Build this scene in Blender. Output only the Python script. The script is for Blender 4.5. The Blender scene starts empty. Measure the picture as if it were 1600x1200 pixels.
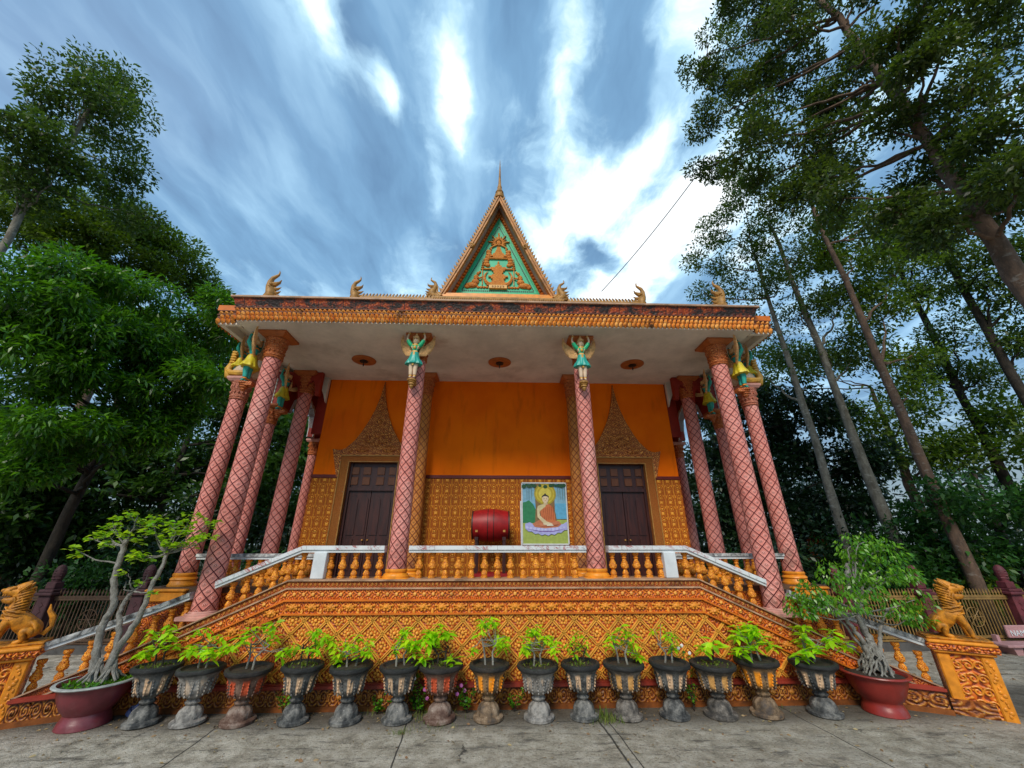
import bpy, math, random
import numpy as np
from mathutils import Vector, Matrix
R = math.radians
PI = math.pi
sc = bpy.context.scene

# ------------------------------------------------------------------ camera
cam_d = bpy.data.cameras.new("camera")
cam_d.sensor_width = 36
cam_d.lens = 13.275
cam_d.clip_start = 0.05
cam_d.clip_end = 2000
cam = bpy.data.objects.new("camera", cam_d)
sc.collection.objects.link(cam)
cam.location = (0, 0, 1.8)
cam.rotation_euler = (R(90 + 22.925), 0, R(-2.0))
sc.camera = cam

# ------------------------------------------------------------------ node helpers
class V:
    def __init__(s, nt, sock): s.nt, s.s = nt, sock
    def _m(s, op, *a, clamp=False):
        n = s.nt.nodes.new('ShaderNodeMath'); n.operation = op; n.use_clamp = clamp
        for i, x in enumerate((s,) + a):
            if isinstance(x, V): s.nt.links.new(x.s, n.inputs[i])
            else: n.inputs[i].default_value = x
        return V(s.nt, n.outputs[0])
    def __add__(s, o): return s._m('ADD', o)
    __radd__ = __add__
    def __sub__(s, o): return s._m('SUBTRACT', o)
    def __rsub__(s, o): return (s * -1) + o
    def __mul__(s, o): return s._m('MULTIPLY', o)
    __rmul__ = __mul__
    def __truediv__(s, o): return s._m('DIVIDE', o)
    def fract(s): return s._m('FRACT')
    def floor(s): return s._m('FLOOR')
    def abs(s): return s._m('ABSOLUTE')
    def sin(s): return s._m('SINE')
    def cos(s): return s._m('COSINE')
    def exp(s): return s._m('EXPONENT')
    def pow(s, p): return s._m('POWER', p)
    def sqrt(s): return s._m('SQRT')
    def atan2(s, o): return s._m('ARCTAN2', o)
    def min(s, o): return s._m('MINIMUM', o)
    def max(s, o): return s._m('MAXIMUM', o)
    def gt(s, o): return s._m('GREATER_THAN', o)
    def clamp(s): return s._m('ADD', 0.0, clamp=True)
    def ss(s, a, b):
        n = s.nt.nodes.new('ShaderNodeMapRange'); n.interpolation_type = 'SMOOTHSTEP'
        s.nt.links.new(s.s, n.inputs[0])
        n.inputs[1].default_value = a; n.inputs[2].default_value = b
        return V(s.nt, n.outputs[0])

def combine(nt, x, y, z):
    n = nt.nodes.new('ShaderNodeCombineXYZ')
    for i, v in enumerate((x, y, z)):
        if isinstance(v, V): nt.links.new(v.s, n.inputs[i])
        else: n.inputs[i].default_value = v
    return n.outputs[0]

def noise(nt, vec, scale, detail=3, rough=0.55, out=0, dist=0.0):
    n = nt.nodes.new('ShaderNodeTexNoise')
    if vec is not None: nt.links.new(vec, n.inputs['Vector'])
    n.inputs['Scale'].default_value = scale; n.inputs['Detail'].default_value = detail
    n.inputs['Roughness'].default_value = rough; n.inputs['Distortion'].default_value = dist
    return V(nt, n.outputs[out])

def voro(nt, vec, scale, feature='F1', out=0, rand=1.0):
    n = nt.nodes.new('ShaderNodeTexVoronoi'); n.feature = feature
    if vec is not None: nt.links.new(vec, n.inputs['Vector'])
    n.inputs['Scale'].default_value = scale; n.inputs['Randomness'].default_value = rand
    return V(nt, n.outputs[out])

def sep(nt, sock):
    n = nt.nodes.new('ShaderNodeSeparateXYZ'); nt.links.new(sock, n.inputs[0])
    return [V(nt, n.outputs[i]) for i in range(3)]

def mixc(nt, fac, a, b, mode='MIX'):
    n = nt.nodes.new('ShaderNodeMix'); n.data_type = 'RGBA'; n.blend_type = mode
    if isinstance(fac, V): nt.links.new(fac.s, n.inputs[0])
    else: n.inputs[0].default_value = fac
    for i, c in ((6, a), (7, b)):
        if isinstance(c, V): c = c.s
        if isinstance(c, tuple): n.inputs[i].default_value = (*c[:3], 1)
        else: nt.links.new(c, n.inputs[i])
    return V(nt, n.outputs[2])

def ramp(nt, fac, stops, interp='LINEAR'):
    n = nt.nodes.new('ShaderNodeValToRGB'); n.color_ramp.interpolation = interp
    e = n.color_ramp.elements
    while len(e) < len(stops): e.new(0.5)
    for k, (p, c) in enumerate(stops):
        e[k].position = p; e[k].color = (*c, 1)
    nt.links.new(fac.s, n.inputs[0])
    return V(nt, n.outputs[0])

# ------------------------------------------------------------------ world: overcast sky with broken streaky cloud
W = bpy.data.worlds.new("World"); sc.world = W; W.use_nodes = True
nt = W.node_tree; nt.nodes.clear()
wout = nt.nodes.new('ShaderNodeOutputWorld')
SUN_EL, SUN_AZ = 41.0, 196.0          # azimuth clockwise from +Y (north): behind the camera, a little left
sky = nt.nodes.new('ShaderNodeTexSky'); sky.sky_type = 'NISHITA'; sky.sun_disc = False
sky.sun_elevation = R(SUN_EL); sky.sun_rotation = R(SUN_AZ)
bg1 = nt.nodes.new('ShaderNodeBackground'); bg1.inputs[1].default_value = 0.1
nt.links.new(sky.outputs[0], bg1.inputs[0])
tc = nt.nodes.new('ShaderNodeTexCoord')
dx, dy, dz = sep(nt, tc.outputs['Generated'])
zz = dz.max(0.03)
px, py = dx / zz, dy / zz
wv = combine(nt, px * 2.6, py * 1.5, 0.0)
w1 = noise(nt, wv, 1.3, 2, .45); w2 = noise(nt, wv, 1.1, 2, .45)
qx = px + (w1 - 0.5) * 0.17 + (noise(nt, wv, 5.0, 3) - 0.5) * 0.05; qy = py + (w2 - 0.5) * 0.22 + (noise(nt, wv, 4.0, 3) - 0.5) * 0.10
def blob(cx, cy, ang, la, lb, amp):
    c, s = math.cos(ang), math.sin(ang)
    ux, uy = qx - cx, qy - cy
    a = (ux * c + uy * s) * (1 / la); b = (uy * c - ux * s) * (1 / lb)
    return ((a * a + b * b) * -1.0).exp() * amp
streak = noise(nt, combine(nt, qx * 5.0 + qy * 0.8, qy * 1.15, 0.3), 1.0, 6, 0.6)
streak2 = noise(nt, combine(nt, qx * 2.2, qy * 0.9, 4.0), 1.0, 3, 0.5)
puff = noise(nt, combine(nt, qx * 3.4, qy * 2.6, 9.0), 1.5, 6, .62)
calm = 1.0 - blob(-.85, .75, .3, .55, .45, .75)
wh = ((streak - 0.50) * 0.75 + (streak2 - 0.5) * 0.7 + (puff - 0.5) * 2.4) * calm + 0.04
for b in [(-.37, .42, PI / 2, .13, .055, 1.0), (-.29, .58, PI / 2, .06, .035, .9), (-.12, .55, PI / 2 + .05, .19, .035, 1.0), (-.21, .83, PI / 2 + .1, .14, .03, .6),
          (.15, .55, PI / 2 - .1, .22, .045, .75), (.38, .70, 1.9, .16, .07, 1.0), (.20, .97, 2.2, .22, .11, 1.2), (.55, 1.15, 1.6, .34, .17, 1.4),
          (.62, .85, 1.6, .2, .1, .8), (.40, .42, PI / 2, .14, .07, .6), (.95, 1.0, 1.2, .5, .3, .5), (-.1, 1.5, 0, 1.1, .2, .35),
          (.38, 1.10, .6, .26, .055, -.7), (.80, 1.36, .5, .16, .12, -1.0), (.29, .60, PI / 2, .2, .035, -.5), (-.80, .75, .3, .55, .38, -.6), (.28, .78, PI / 2, .16, .09, .5)]:
    wh = wh + blob(*b)
base = ramp(nt, noise(nt, combine(nt, qx * 4.0, qy * 1.3, 1.7), 1.2, 5), [(0.30, (0.125, 0.25, 0.42)), (0.48, (0.19, 0.37, 0.58)), (0.68, (0.36, 0.60, 0.82))])
purple = blob(-1.05, .5, 0, .5, .35, .55).clamp()
base = mixc(nt, purple * 0.7, base, (0.27, 0.35, 0.52))
cloud = mixc(nt, wh.ss(0.0, 0.75), base, (0.52, 0.80, 1.0))
cloud = mixc(nt, wh.ss(0.45, 1.1), cloud, (1.05, 1.1, 1.12))
low = dz.ss(0.34, 0.06)
cloud = mixc(nt, low, cloud, (0.20, 0.27, 0.32))
bg2 = nt.nodes.new('ShaderNodeBackground'); bg2.inputs[1].default_value = 0.66
nt.links.new(cloud.s, bg2.inputs[0])
mx = nt.nodes.new('ShaderNodeMixShader'); mx.inputs[0].default_value = 0.9
nt.links.new(bg1.outputs[0], mx.inputs[1]); nt.links.new(bg2.outputs[0], mx.inputs[2])
nt.links.new(mx.outputs[0], wout.inputs[0])

# ------------------------------------------------------------------ sun (overcast: wide and weak)
sl = bpy.data.lights.new("sun", 'SUN'); sl.energy = 1.5; sl.angle = R(20); sl.color = (1.0, 0.91, 0.78)
sun = bpy.data.objects.new("sun", sl); sc.collection.objects.link(sun)
az = R(SUN_AZ); el = R(SUN_EL)
dirv = Vector((math.sin(az) * math.cos(el), math.cos(az) * math.cos(el), math.sin(el)))
sun.rotation_euler = (-dirv).to_track_quat('-Z', 'Y').to_euler()
sun.location = (0, -5, 20)

sc.view_settings.view_transform = 'Standard'
sc.view_settings.look = 'None'
sc.view_settings.exposure = 0.92
sc.view_settings.gamma = 1.0
sc.view_settings.use_curve_mapping = False

# ------------------------------------------------------------------ materials
def mat(name, rough=0.6, spec=0.4):
    m = bpy.data.materials.new(name); m.use_nodes = True
    nt = m.node_tree; b = nt.nodes['Principled BSDF']
    b.inputs['Roughness'].default_value = rough
    b.inputs['Specular IOR Level'].default_value = spec
    return m, nt, b

def setcol(nt, b, c):
    if isinstance(c, V): nt.links.new(c.s, b.inputs['Base Color'])
    else: b.inputs['Base Color'].default_value = (*c, 1)

def bump(nt, b, h, strength=0.5, dist=0.01):
    n = nt.nodes.new('ShaderNodeBump'); n.inputs['Strength'].default_value = strength
    n.inputs['Distance'].default_value = dist
    nt.links.new(h.s, n.inputs['Height']); nt.links.new(n.outputs[0], b.inputs['Normal'])

def objc(nt):
    n = nt.nodes.new('ShaderNodeTexCoord'); return n.outputs['Object']

def dirt(nt, vec, col, amt=0.5, scale=2.0, dark=(0.02, 0.015, 0.012), lo=0.52, hi=0.72):
    d = noise(nt, vec, scale, 8, 0.7).ss(lo, hi) * amt
    return mixc(nt, d, col, dark)

ORANGE = (0.74, 0.155, 0.008); GOLD = (0.95, 0.43, 0.045); RECESS = (0.17, 0.016, 0.003)

def carved(name, sx, sz, lo=RECESS, mid=ORANGE, hi=GOLD, dirt_amt=0.4, vs=26, bump_s=0.9, dirt_scale=1.8, detail=0.5, rough=0.5, dz=0.0, petals=5, raised=None):
    """painted stucco relief: scrolls repeated in cells sx by sz"""
    m, nt, b = mat(name, rough, 0.45)
    o = objc(nt); x, y, z = sep(nt, o)
    u = (x + y * 0.93) / sx; v = (z + dz) / sz
    cu = u.fract() - 0.5; cv = v.fract() - 0.5
    mir = ((u * 0.5).fract()).gt(0.5) * 2.0 - 1.0
    r = (cu * cu + cv * cv).sqrt(); th = cv.atan2(cu * mir)
    wob = (noise(nt, o, 14, 2) - 0.5) * 2.2
    h1 = (r * 26.0 - th + wob).sin() * 0.5 + 0.5
    h2 = (th * float(petals) + r * 9.0).cos() * 0.5 + 0.5
    vor = 1.0 - voro(nt, o, vs, 'F1')
    fine = voro(nt, o, vs * 2.3, 'SMOOTH_F1')
    h = h1 * (0.75 - detail * 0.5) + h2 * 0.15 + vor.ss(0.35, 0.9) * (detail * 0.5) + (1.0 - fine) * 0.18
    col = ramp(nt, h, [(0.26, lo), (0.50, mid), (0.70, mid), (0.86, hi)])
    if raised: col = mixc(nt, y.ss(raised[0], raised[1]) * x.abs().ss(4.36, 4.3) * .8, col, raised[2])
    tint = noise(nt, o, 3.1, 4)
    col = mixc(nt, tint.ss(0.3, 0.8) * 0.35, col, (0.45, 0.09, 0.006))
    if dirt_amt: col = dirt(nt, o, col, dirt_amt, dirt_scale)
    chip = noise(nt, o, 6.5, 7, .75).ss(.655, .70); col = mixc(nt, chip * .7, col, (.36, .30, .25))
    big = noise(nt, o, .9, 4); col = mixc(nt, big.ss(.5, .75) * .3, col, (.30, .055, .006))
    setcol(nt, b, col); bump(nt, b, h, bump_s, 0.012)
    return m

def plain(name, c, rough=0.55, var=0.25, scale=6.0, dirt_amt=0.0, bump_s=0.15, spec=0.4, dark=(0.03, 0.02, 0.015), dscale=3.0):
    m, nt, b = mat(name, rough, spec)
    o = objc(nt); n = noise(nt, o, scale, 6, 0.65)
    c2 = tuple(k * (1 - var) for k in c)
    col = mixc(nt, n.ss(0.3, 0.7), c, c2)
    if dirt_amt: col = dirt(nt, o, col, dirt_amt, dscale, dark)
    setcol(nt, b, col)
    if bump_s: bump(nt, b, noise(nt, o, scale * 8, 4), bump_s, 0.004)
    return m

M = {}
M['lattice'] = carved('orange_lattice_relief', .1425, .1425, vs=38, detail=0.75, dirt_amt=0.3, lo=(0.13, .012, .003), mid=(.66, .13, .008), hi=(1.0, .62, .14), bump_s=1.0)
M['scroll'] = carved('dark_gold_scroll_relief', .1186, .16, lo=(.035, .006, .002), mid=(.30, .085, .010), hi=(.62, .30, .05), dirt_amt=.5, dz=-.05, detail=.35, vs=30, raised=(-.052, -.066, (.62, .27, .04)))
M['frieze'] = carved('orange_leaf_frieze', .118, .12, dirt_amt=.8, dirt_scale=1.3, vs=34, detail=.6, raised=(-.044, -.058, (.95, .47, .08)))
M['small'] = carved('small_frieze', .05, .075, lo=(.14, .015, .006), mid=(.48, .09, .012), hi=(.7, .3, .04), dirt_amt=.9, dirt_scale=1.4, vs=40, detail=.4, raised=(-.047, -.056, (.72, .36, .06)))
M['bossf'] = carved('boss_frieze', .08, .14, dirt_amt=.25, vs=44, detail=.5, bump_s=.7, raised=(-.034, -.05, (.90, .36, .035)))
M['orange'] = plain('orange_paint', (0.74, .18, .012), .42, .35, 5, .25, .2)
M['goldor'] = plain('gold_orange_paint', (0.88, .31, .022), .40, .35, 9, .30, .25)
M['balus'] = carved('baluster_orange', .05, .05, lo=(.25, .04, .004), mid=(.92, .33, .015), hi=(1.0, .58, .08), dirt_amt=.3, dirt_scale=4, vs=30, bump_s=.5)
M['plinth'] = plain('dirty_plinth', (.30, .085, .012), .7, .6, 5, .85, .3, dark=(.03, .022, .015))
M['belt'] = plain('red_belt', (.36, .045, .025), .4, .4, 4, .5, .15)
M['floor'] = plain('dark_floor_tiles', (.14, .08, .05), .4, .4, 4, .3, .1)
M['ledge'] = plain('pale_ledge', (.55, .33, .20), .6, .5, 5, .6, .2)
M['white'] = plain('white_paint', (.66, .70, .72), .5, .18, 4, .35, .1, dark=(.18, .15, .13))
M['ceil'] = plain('ceiling_white', (.84, .76, .66), .8, .32, 1.1, .55, .2, dark=(.40, .33, .25), dscale=.9)
M['redwall'] = plain('dark_red_paint', (.30, .02, .008), .55, .25, 3, .2, .1)
M['dredline'] = plain('dark_red_trim', (.14, .012, .006), .4, .2, 3, 0, .1)
M['wood'] = None
M['fgold'] = plain('faded_gold', (.50, .25, .055), .55, .5, 14, .4, .3)
M['gold'] = plain('gold_paint', (.80, .42, .06), .38, .4, 18, .25, .3)
M['cream'] = plain('cream_paint', (.78, .58, .40), .5, .25, 10, .2, .2)
M['teal'] = plain('teal_paint', (.03, .42, .34), .4, .3, 14, .15, .2)
M['green'] = plain('green_paint', (.02, .50, .22), .4, .3, 14, .1, .2)
M['yellow'] = plain('yellow_paint', (.74, .60, .03), .42, .3, 16, .15, .3)
M['mint'] = plain('mint_panel', (.04, .52, .28), .5, .2, 5, .1, .1)
M['black'] = plain('black_paint', (.015, .013, .012), .5, .2, 5, 0, .05)
M['roofside'] = plain('grey_soffit', (.44, .38, .36), .7, .3, 3, .4, .1)
M['roof'] = plain('roof_tiles', (.42, .15, .03), .6, .4, 9, .5, .4)
M['drumred'] = plain('red_lacquer', (.36, .008, .010), .48, .35, 7, .35, .15)
M['lion'] = plain('lion_gold', (.74, .28, .015), .5, .7, 14, .85, 1.0, .4, dark=(.13, .06, .015), dscale=6)
M['maroon'] = plain('maroon_post', (.17, .035, .045), .6, .55, 7, .6, .3, dark=(.03, .02, .02))
M['fencedark'] = plain('fence_dark', (.10, .055, .03), .55, .4, 8, .4, .2)
M['maroondark'] = plain('dark_maroon_post', (.075, .028, .034), .7, .5, 7, .6, .3, dark=(.02, .015, .015))
M['fencegold'] = plain('fence_gold', (.34, .20, .06), .5, .4, 8, .4, .2)
M['conc'] = plain('grey_concrete', (.10, .095, .09), .85, .4, 3, .5, .3)
M['pink'] = plain('pink_terrazzo', (.50, .27, .27), .5, .2, 12, .2, .1)

def m_fascia():
    m, nt, b = mat('eave_relief', .5)
    o = objc(nt); x, y, z = sep(nt, o)
    n = noise(nt, o, 9, 5)
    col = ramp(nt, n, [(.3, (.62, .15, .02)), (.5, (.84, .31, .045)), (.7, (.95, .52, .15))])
    st = noise(nt, combine(nt, x * 2.2, y, z * 1.1), 1.6, 8, .7)
    col = mixc(nt, st.ss(.56, .66) * .93, col, (.018, .014, .012))
    setcol(nt, b, col); bump(nt, b, noise(nt, o, 60, 3), .3, .004)
    return m
M['fascia'] = m_fascia()
def m_parapet():
    m, nt, b = mat('parapet_red_black', .6)
    o = objc(nt); x, y, z = sep(nt, o)
    n = noise(nt, combine(nt, x * 1.6, y, z * 3), 2.6, 8, .7)
    lines = ((x * 5.0).fract() - .5).abs().ss(.44, .5)
    vor = voro(nt, o, 30)
    col = mixc(nt, vor.ss(.1, .6), (.62, .13, .012), (.30, .04, .01))
    col = mixc(nt, n.ss(.44, .60), (.022, .014, .012), col)
    col = mixc(nt, lines, col, (.012, .01, .01))
    setcol(nt, b, col); bump(nt, b, vor, .8, .01)
    return m
M['parapet'] = m_parapet()

def o_x(nt, o, i): return sep(nt, o)[i]
def m_column(name='pink_diamond_column', c1=(.80, .30, .25), c2=(.66, .20, .155), c3=(.92, .55, .48), c4=(.40, .075, .06), fd=(.86, .48, .40)):
    m, nt, b = mat(name, .5, .3)
    uv = nt.nodes.new('ShaderNodeUVMap').outputs[0]
    u, v, _ = sep(nt, uv); o = objc(nt)
    p = u + v; q = u - v
    a = (p.fract() - .5); c = (q.fract() - .5)
    line = (a.abs().max(c.abs())).ss(.430, .475)
    halo = (a.abs().max(c.abs())).ss(.34, .40)
    # face-like boss inside every diamond
    cu = (a + c) * .5 * 2; cv = (a - c) * .5 * 2
    r = (cu * cu + cv * cv * 1.6).sqrt()
    dome = r.ss(.42, .12); ring = (r * 26.0).sin() * r.ss(.5, .2)
    h = dome * .6 + ring * .22 - line * 1.0 + halo * .25 + (noise(nt, o, 70, 3) - .5) * .3
    n = noise(nt, o, 2.5, 6, .65)
    col = mixc(nt, n.ss(.35, .7), c1, c2)
    col = mixc(nt, ring.ss(.15, .8) * .8, col, c3)
    col = mixc(nt, (ring * -1).ss(.10, .6) * .85, col, c4)
    oi = nt.nodes.new('ShaderNodeObjectInfo'); rv = V(nt, oi.outputs['Random'])
    fade = noise(nt, combine(nt, o_x(nt, o, 0) + rv * 17.0, o_x(nt, o, 1), o_x(nt, o, 2) * .45), 2.3, 6, .65)
    col = mixc(nt, fade.ss(.52, .72) * .5, col, fd); col = mixc(nt, fade.ss(.46, .28) * .55, col, (.42, .12, .09))
    fine = noise(nt, o, 45, 4, .7)
    col = mixc(nt, fine.ss(.55, .75) * .4, col, (.34, .10, .08))
    gr = noise(nt, combine(nt, o_x(nt, o, 0) + rv * 9.0, o_x(nt, o, 1), o_x(nt, o, 2)), 7, 6, .7)
    col = mixc(nt, o_x(nt, o, 2).ss(.75, 0.0) * gr.ss(.42, .60) * .6, col, (.16, .07, .05)); col = mixc(nt, gr.ss(.62, .72) * .35, col, (.30, .14, .11))
    col = mixc(nt, line, col, (.10, .008, .014))
    setcol(nt, b, col); bump(nt, b, h, 1.0, .014)
    return m
M['column'] = m_column()
M['column_ochre'] = m_column('ochre_diamond_column', (.62, .235, .045), (.48, .15, .025), (.80, .42, .12), (.26, .06, .012), (.72, .34, .10))
M['emblem'] = carved('emblem_gold', .06, .06, lo=(.40, .10, .008), mid=(.82, .30, .03), hi=(1.0, .62, .14), dirt_amt=.15, vs=60, bump_s=.7)
M['barge'] = plain('bargeboard_gold', (.62, .25, .05), .5, .5, 12, .5, .3)
M['rib'] = plain('rib_orange', (.98, .44, .06), .4, .35, 12, .2, .2)
M['capwing'] = plain('cream_wing', (.88, .52, .22), .5, .45, 22, .25, .3)
M['capital'] = carved('capital_relief', .07, .08, lo=(.20, .03, .01), mid=(.60, .165, .035), hi=(.78, .34, .11), dirt_amt=.2, vs=40, detail=.5, bump_s=.8)
M['cappink'] = carved('capital_relief_pink', .07, .08, lo=(.26, .05, .03), mid=(.56, .20, .12), hi=(.72, .36, .24), dirt_amt=.2, vs=40, detail=.5, bump_s=.8)
M['caporange'] = plain('capital_abacus', (.48, .13, .03), .55, .3, 6, .2, .2)
M['pinktrim'] = plain('pink_trim', (.66, .32, .26), .5, .3, 8, .2, .2)
M['pedor'] = carved('pedestal_relief', .11, .13, dirt_amt=.3, vs=24, detail=.4, dirt_scale=3)

def m_wall():
    m, nt, b = mat('orange_wall', .75, .08)
    o = objc(nt); x, y, z = sep(nt, o)
    n = noise(nt, o, 1.3, 5); n2 = noise(nt, combine(nt, x * 3, y, z * .6), 2, 5)
    col = mixc(nt, n.ss(.3, .75), (.95, .190, .003), (.82, .135, .003))
    col = mixc(nt, n2.ss(.52, .75) * .45, col, (.50, .085, .005))
    setcol(nt, b, col); bump(nt, b, noise(nt, o, 80, 4), .15, .003)
    return m
M['wall'] = m_wall()

def m_dado():
    m, nt, b = mat('dado_relief_tiles', .6, .25)
    o = objc(nt); x, y, z = sep(nt, o)
    u = x / .185; v = (z - 1.25) / .205
    cu = u.fract() - .5; cv = v.fract() - .5
    cu2 = cu * .185; cv2 = cv * .205
    # standing figure: head, body and halo rings
    hd = (cu2 * cu2 + (cv2 - .055) * (cv2 - .055)).sqrt()
    bd = (cu2 * cu2 * 1.2 + (cv2 + .03) * (cv2 + .03) * .35).sqrt()
    h = hd.ss(.026, .010) * .15 + bd.ss(.042, .020) * .3 + (hd * 200.0).sin() * hd.ss(.10, .04) * .42
    arch = (bd * 150.0 + (cu * 24.0).cos() * 1.6).sin() * .30
    vor = voro(nt, o, 42)
    edge = cu.abs().ss(.42, .47) ; edgeh = cv.abs().ss(.465, .49)
    h = h + arch + (1.0 - vor) * .5 + edge * .25 + edgeh * .3 - .15
    col = ramp(nt, h, [(.1, (.36, .085, .005)), (.45, (.74, .26, .016)), (.95, (.98, .54, .09))])
    n = noise(nt, o, 3, 4)
    col = mixc(nt, n.ss(.4, .8) * .3, col, (.20, .05, .008))
    setcol(nt, b, col); bump(nt, b, h, .8, .01)
    return m
M['dado'] = m_dado()
M['pediment'] = carved('door_pediment_relief', .13, .15, lo=(.08, .012, .002), mid=(.50, .135, .012), hi=(.95, .48, .10), dirt_amt=0, vs=20, detail=.3, petals=3)
M['frame'] = carved('door_frame_relief', .05, .05, lo=(.22, .05, .006), mid=(.46, .15, .018), hi=(.62, .28, .05), dirt_amt=0, vs=40, detail=.3)

def m_wood():
    m, nt, b = mat('dark_wood', .38, .5)
    o = objc(nt); x, y, z = sep(nt, o)
    n = noise(nt, combine(nt, x * 16, y, z * 1.6), 1.6, 6, .6)
    col = mixc(nt, n.ss(.3, .7), (.055, .012, .008), (.022, .005, .005))
    setcol(nt, b, col); bump(nt, b, n, .2, .003)
    return m
M['wood'] = m_wood()
M['woodlt'] = plain('wood_panel', (.14, .045, .014), .4, .3, 8)

def m_marble():
    m, nt, b = mat('marble_rail', .35, .5)
    o = objc(nt); x, y, z = sep(nt, o)
    n = noise(nt, combine(nt, x + z, y, z), 4.5, 7, .7, dist=1.2)
    n2 = noise(nt, o, 3, 4)
    col = mixc(nt, n2.ss(.3, .7), (.70, .73, .74), (.56, .58, .60))
    col = mixc(nt, (n - .5).abs().ss(.028, .012) * n2.ss(.40, .60), col, (.35, .07, .07))
    gd = voro(nt, combine(nt, x, 0.0, 0.0), 3.2, rand=.3)
    col = mixc(nt, n.ss(.60, .70) * .6, col, (.10, .10, .10))
    seam = ((x * 2.3).fract() - .5).abs().ss(.488, .496)
    col = mixc(nt, seam * .6, col, (.2, .18, .18))
    setcol(nt, b, col)
    return m
M['marble'] = m_marble()
def m_marble2():
    m, nt, b = mat('weathered_rail', .5, .4)
    o = objc(nt); x, y, z = sep(nt, o)
    n = noise(nt, combine(nt, x * 1.4, y, z), 5, 8, .7, dist=1.5)
    col = ramp(nt, n, [(.38, (.05, .05, .05)), (.5, (.30, .31, .31)), (.62, (.60, .60, .58))])
    setcol(nt, b, col)
    return m
M['oldrail'] = m_marble2()

def leafmat(name, c1, c2, c3, trans=.35, rough=.45, nscale=.55):
    m = bpy.data.materials.new(name); m.use_nodes = True
    nt = m.node_tree; nt.nodes.clear()
    out = nt.nodes.new('ShaderNodeOutputMaterial')
    g = nt.nodes.new('ShaderNodeNewGeometry'); ri = V(nt, g.outputs['Random Per Island'])
    o = objc(nt); n = noise(nt, o, nscale, 3)
    col = ramp(nt, ri, [(0.0, c1), (.55, c2), (1.0, c3)])
    col = mixc(nt, n.ss(.45, .65) * .45, col, c3)
    b = nt.nodes.new('ShaderNodeBsdfPrincipled'); b.inputs['Roughness'].default_value = rough
    b.inputs['Specular IOR Level'].default_value = .45
    nt.links.new(col.s, b.inputs['Base Color'])
    t = nt.nodes.new('ShaderNodeBsdfTranslucent')
    tcol = mixc(nt, .5, col, (c3[0] * 1.5, c3[1] * 1.7, c3[2]))
    nt.links.new(tcol.s, t.inputs[0])
    mx = nt.nodes.new('ShaderNodeMixShader'); mx.inputs[0].default_value = trans
    nt.links.new(b.outputs[0], mx.inputs[1]); nt.links.new(t.outputs[0], mx.inputs[2])
    nt.links.new(mx.outputs[0], out.inputs[0])
    return m
M['leaf_mango'] = leafmat('mango_leaves', (.013, .050, .006), (.034, .125, .007), (.13, .33, .010), .32, .35)
M['leaf_tall'] = leafmat('tall_tree_leaves', (.022, .050, .012), (.045, .090, .014), (.10, .17, .018), .35, .5)
M['leaf_olive'] = leafmat('olive_leaves', (.030, .07, .007), (.065, .13, .009), (.15, .24, .012), .35, .5)
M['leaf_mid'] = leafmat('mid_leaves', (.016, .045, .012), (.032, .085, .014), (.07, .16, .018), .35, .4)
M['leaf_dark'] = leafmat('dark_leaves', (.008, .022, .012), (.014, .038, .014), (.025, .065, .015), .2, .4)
M['leaf_bush'] = leafmat('bush_leaves', (.012, .05, .012), (.025, .09, .016), (.05, .15, .02), .3, .4)
M['leaf_near'] = leafmat('near_tree_leaves', (.016, .032, .010), (.030, .058, .012), (.10, .15, .014), .35, .45)
M['leaf_lime'] = leafmat('lime_leaves', (.14, .40, .008), (.33, .70, .010), (.62, .84, .015), .45, .35, 3)
M['leaf_fig'] = leafmat('fig_leaves', (.032, .13, .010), (.07, .25, .012), (.20, .42, .022), .3, .3, 2)
M['leaf_round'] = leafmat('round_leaves', (.08, .32, .010), (.20, .50, .015), (.48, .62, .02), .4, .35, 3)
M['grass'] = leafmat('grass_blades', (.05, .11, .01), (.10, .18, .02), (.28, .30, .05), .3, .6, 4)

def m_bark(name, c1, c2, lich=(.4, .42, .38), amt=.5, sc_=3.0):
    m, nt, b = mat(name, .85, .2)
    o = objc(nt); x, y, z = sep(nt, o)
    n = noise(nt, combine(nt, x * 3, y * 3, z * 1.2), sc_, 8, .7)
    n2 = noise(nt, combine(nt, x, y, z * 2.2), sc_ * 2, 6, .7)
    col = mixc(nt, n.ss(.35, .65), c1, c2)
    col = mixc(nt, n2.ss(.55, .68) * amt, col, lich)
    setcol(nt, b, col); bump(nt, b, n, .8, .03)
    return m
M['bark_pale'] = m_bark('pale_bark', (.24, .22, .175), (.12, .105, .08), (.46, .46, .40), .55)
M['bark_brown'] = m_bark('brown_bark', (.17, .105, .07), (.08, .055, .04), (.32, .29, .25), .5)
M['bark_dark'] = m_bark('dark_bark', (.05, .04, .03), (.02, .018, .015), (.12, .11, .10), .3)
M['bark_grey'] = m_bark('bonsai_bark', (.30, .29, .26), (.15, .14, .12), (.45, .44, .40), .5, 9)

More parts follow.
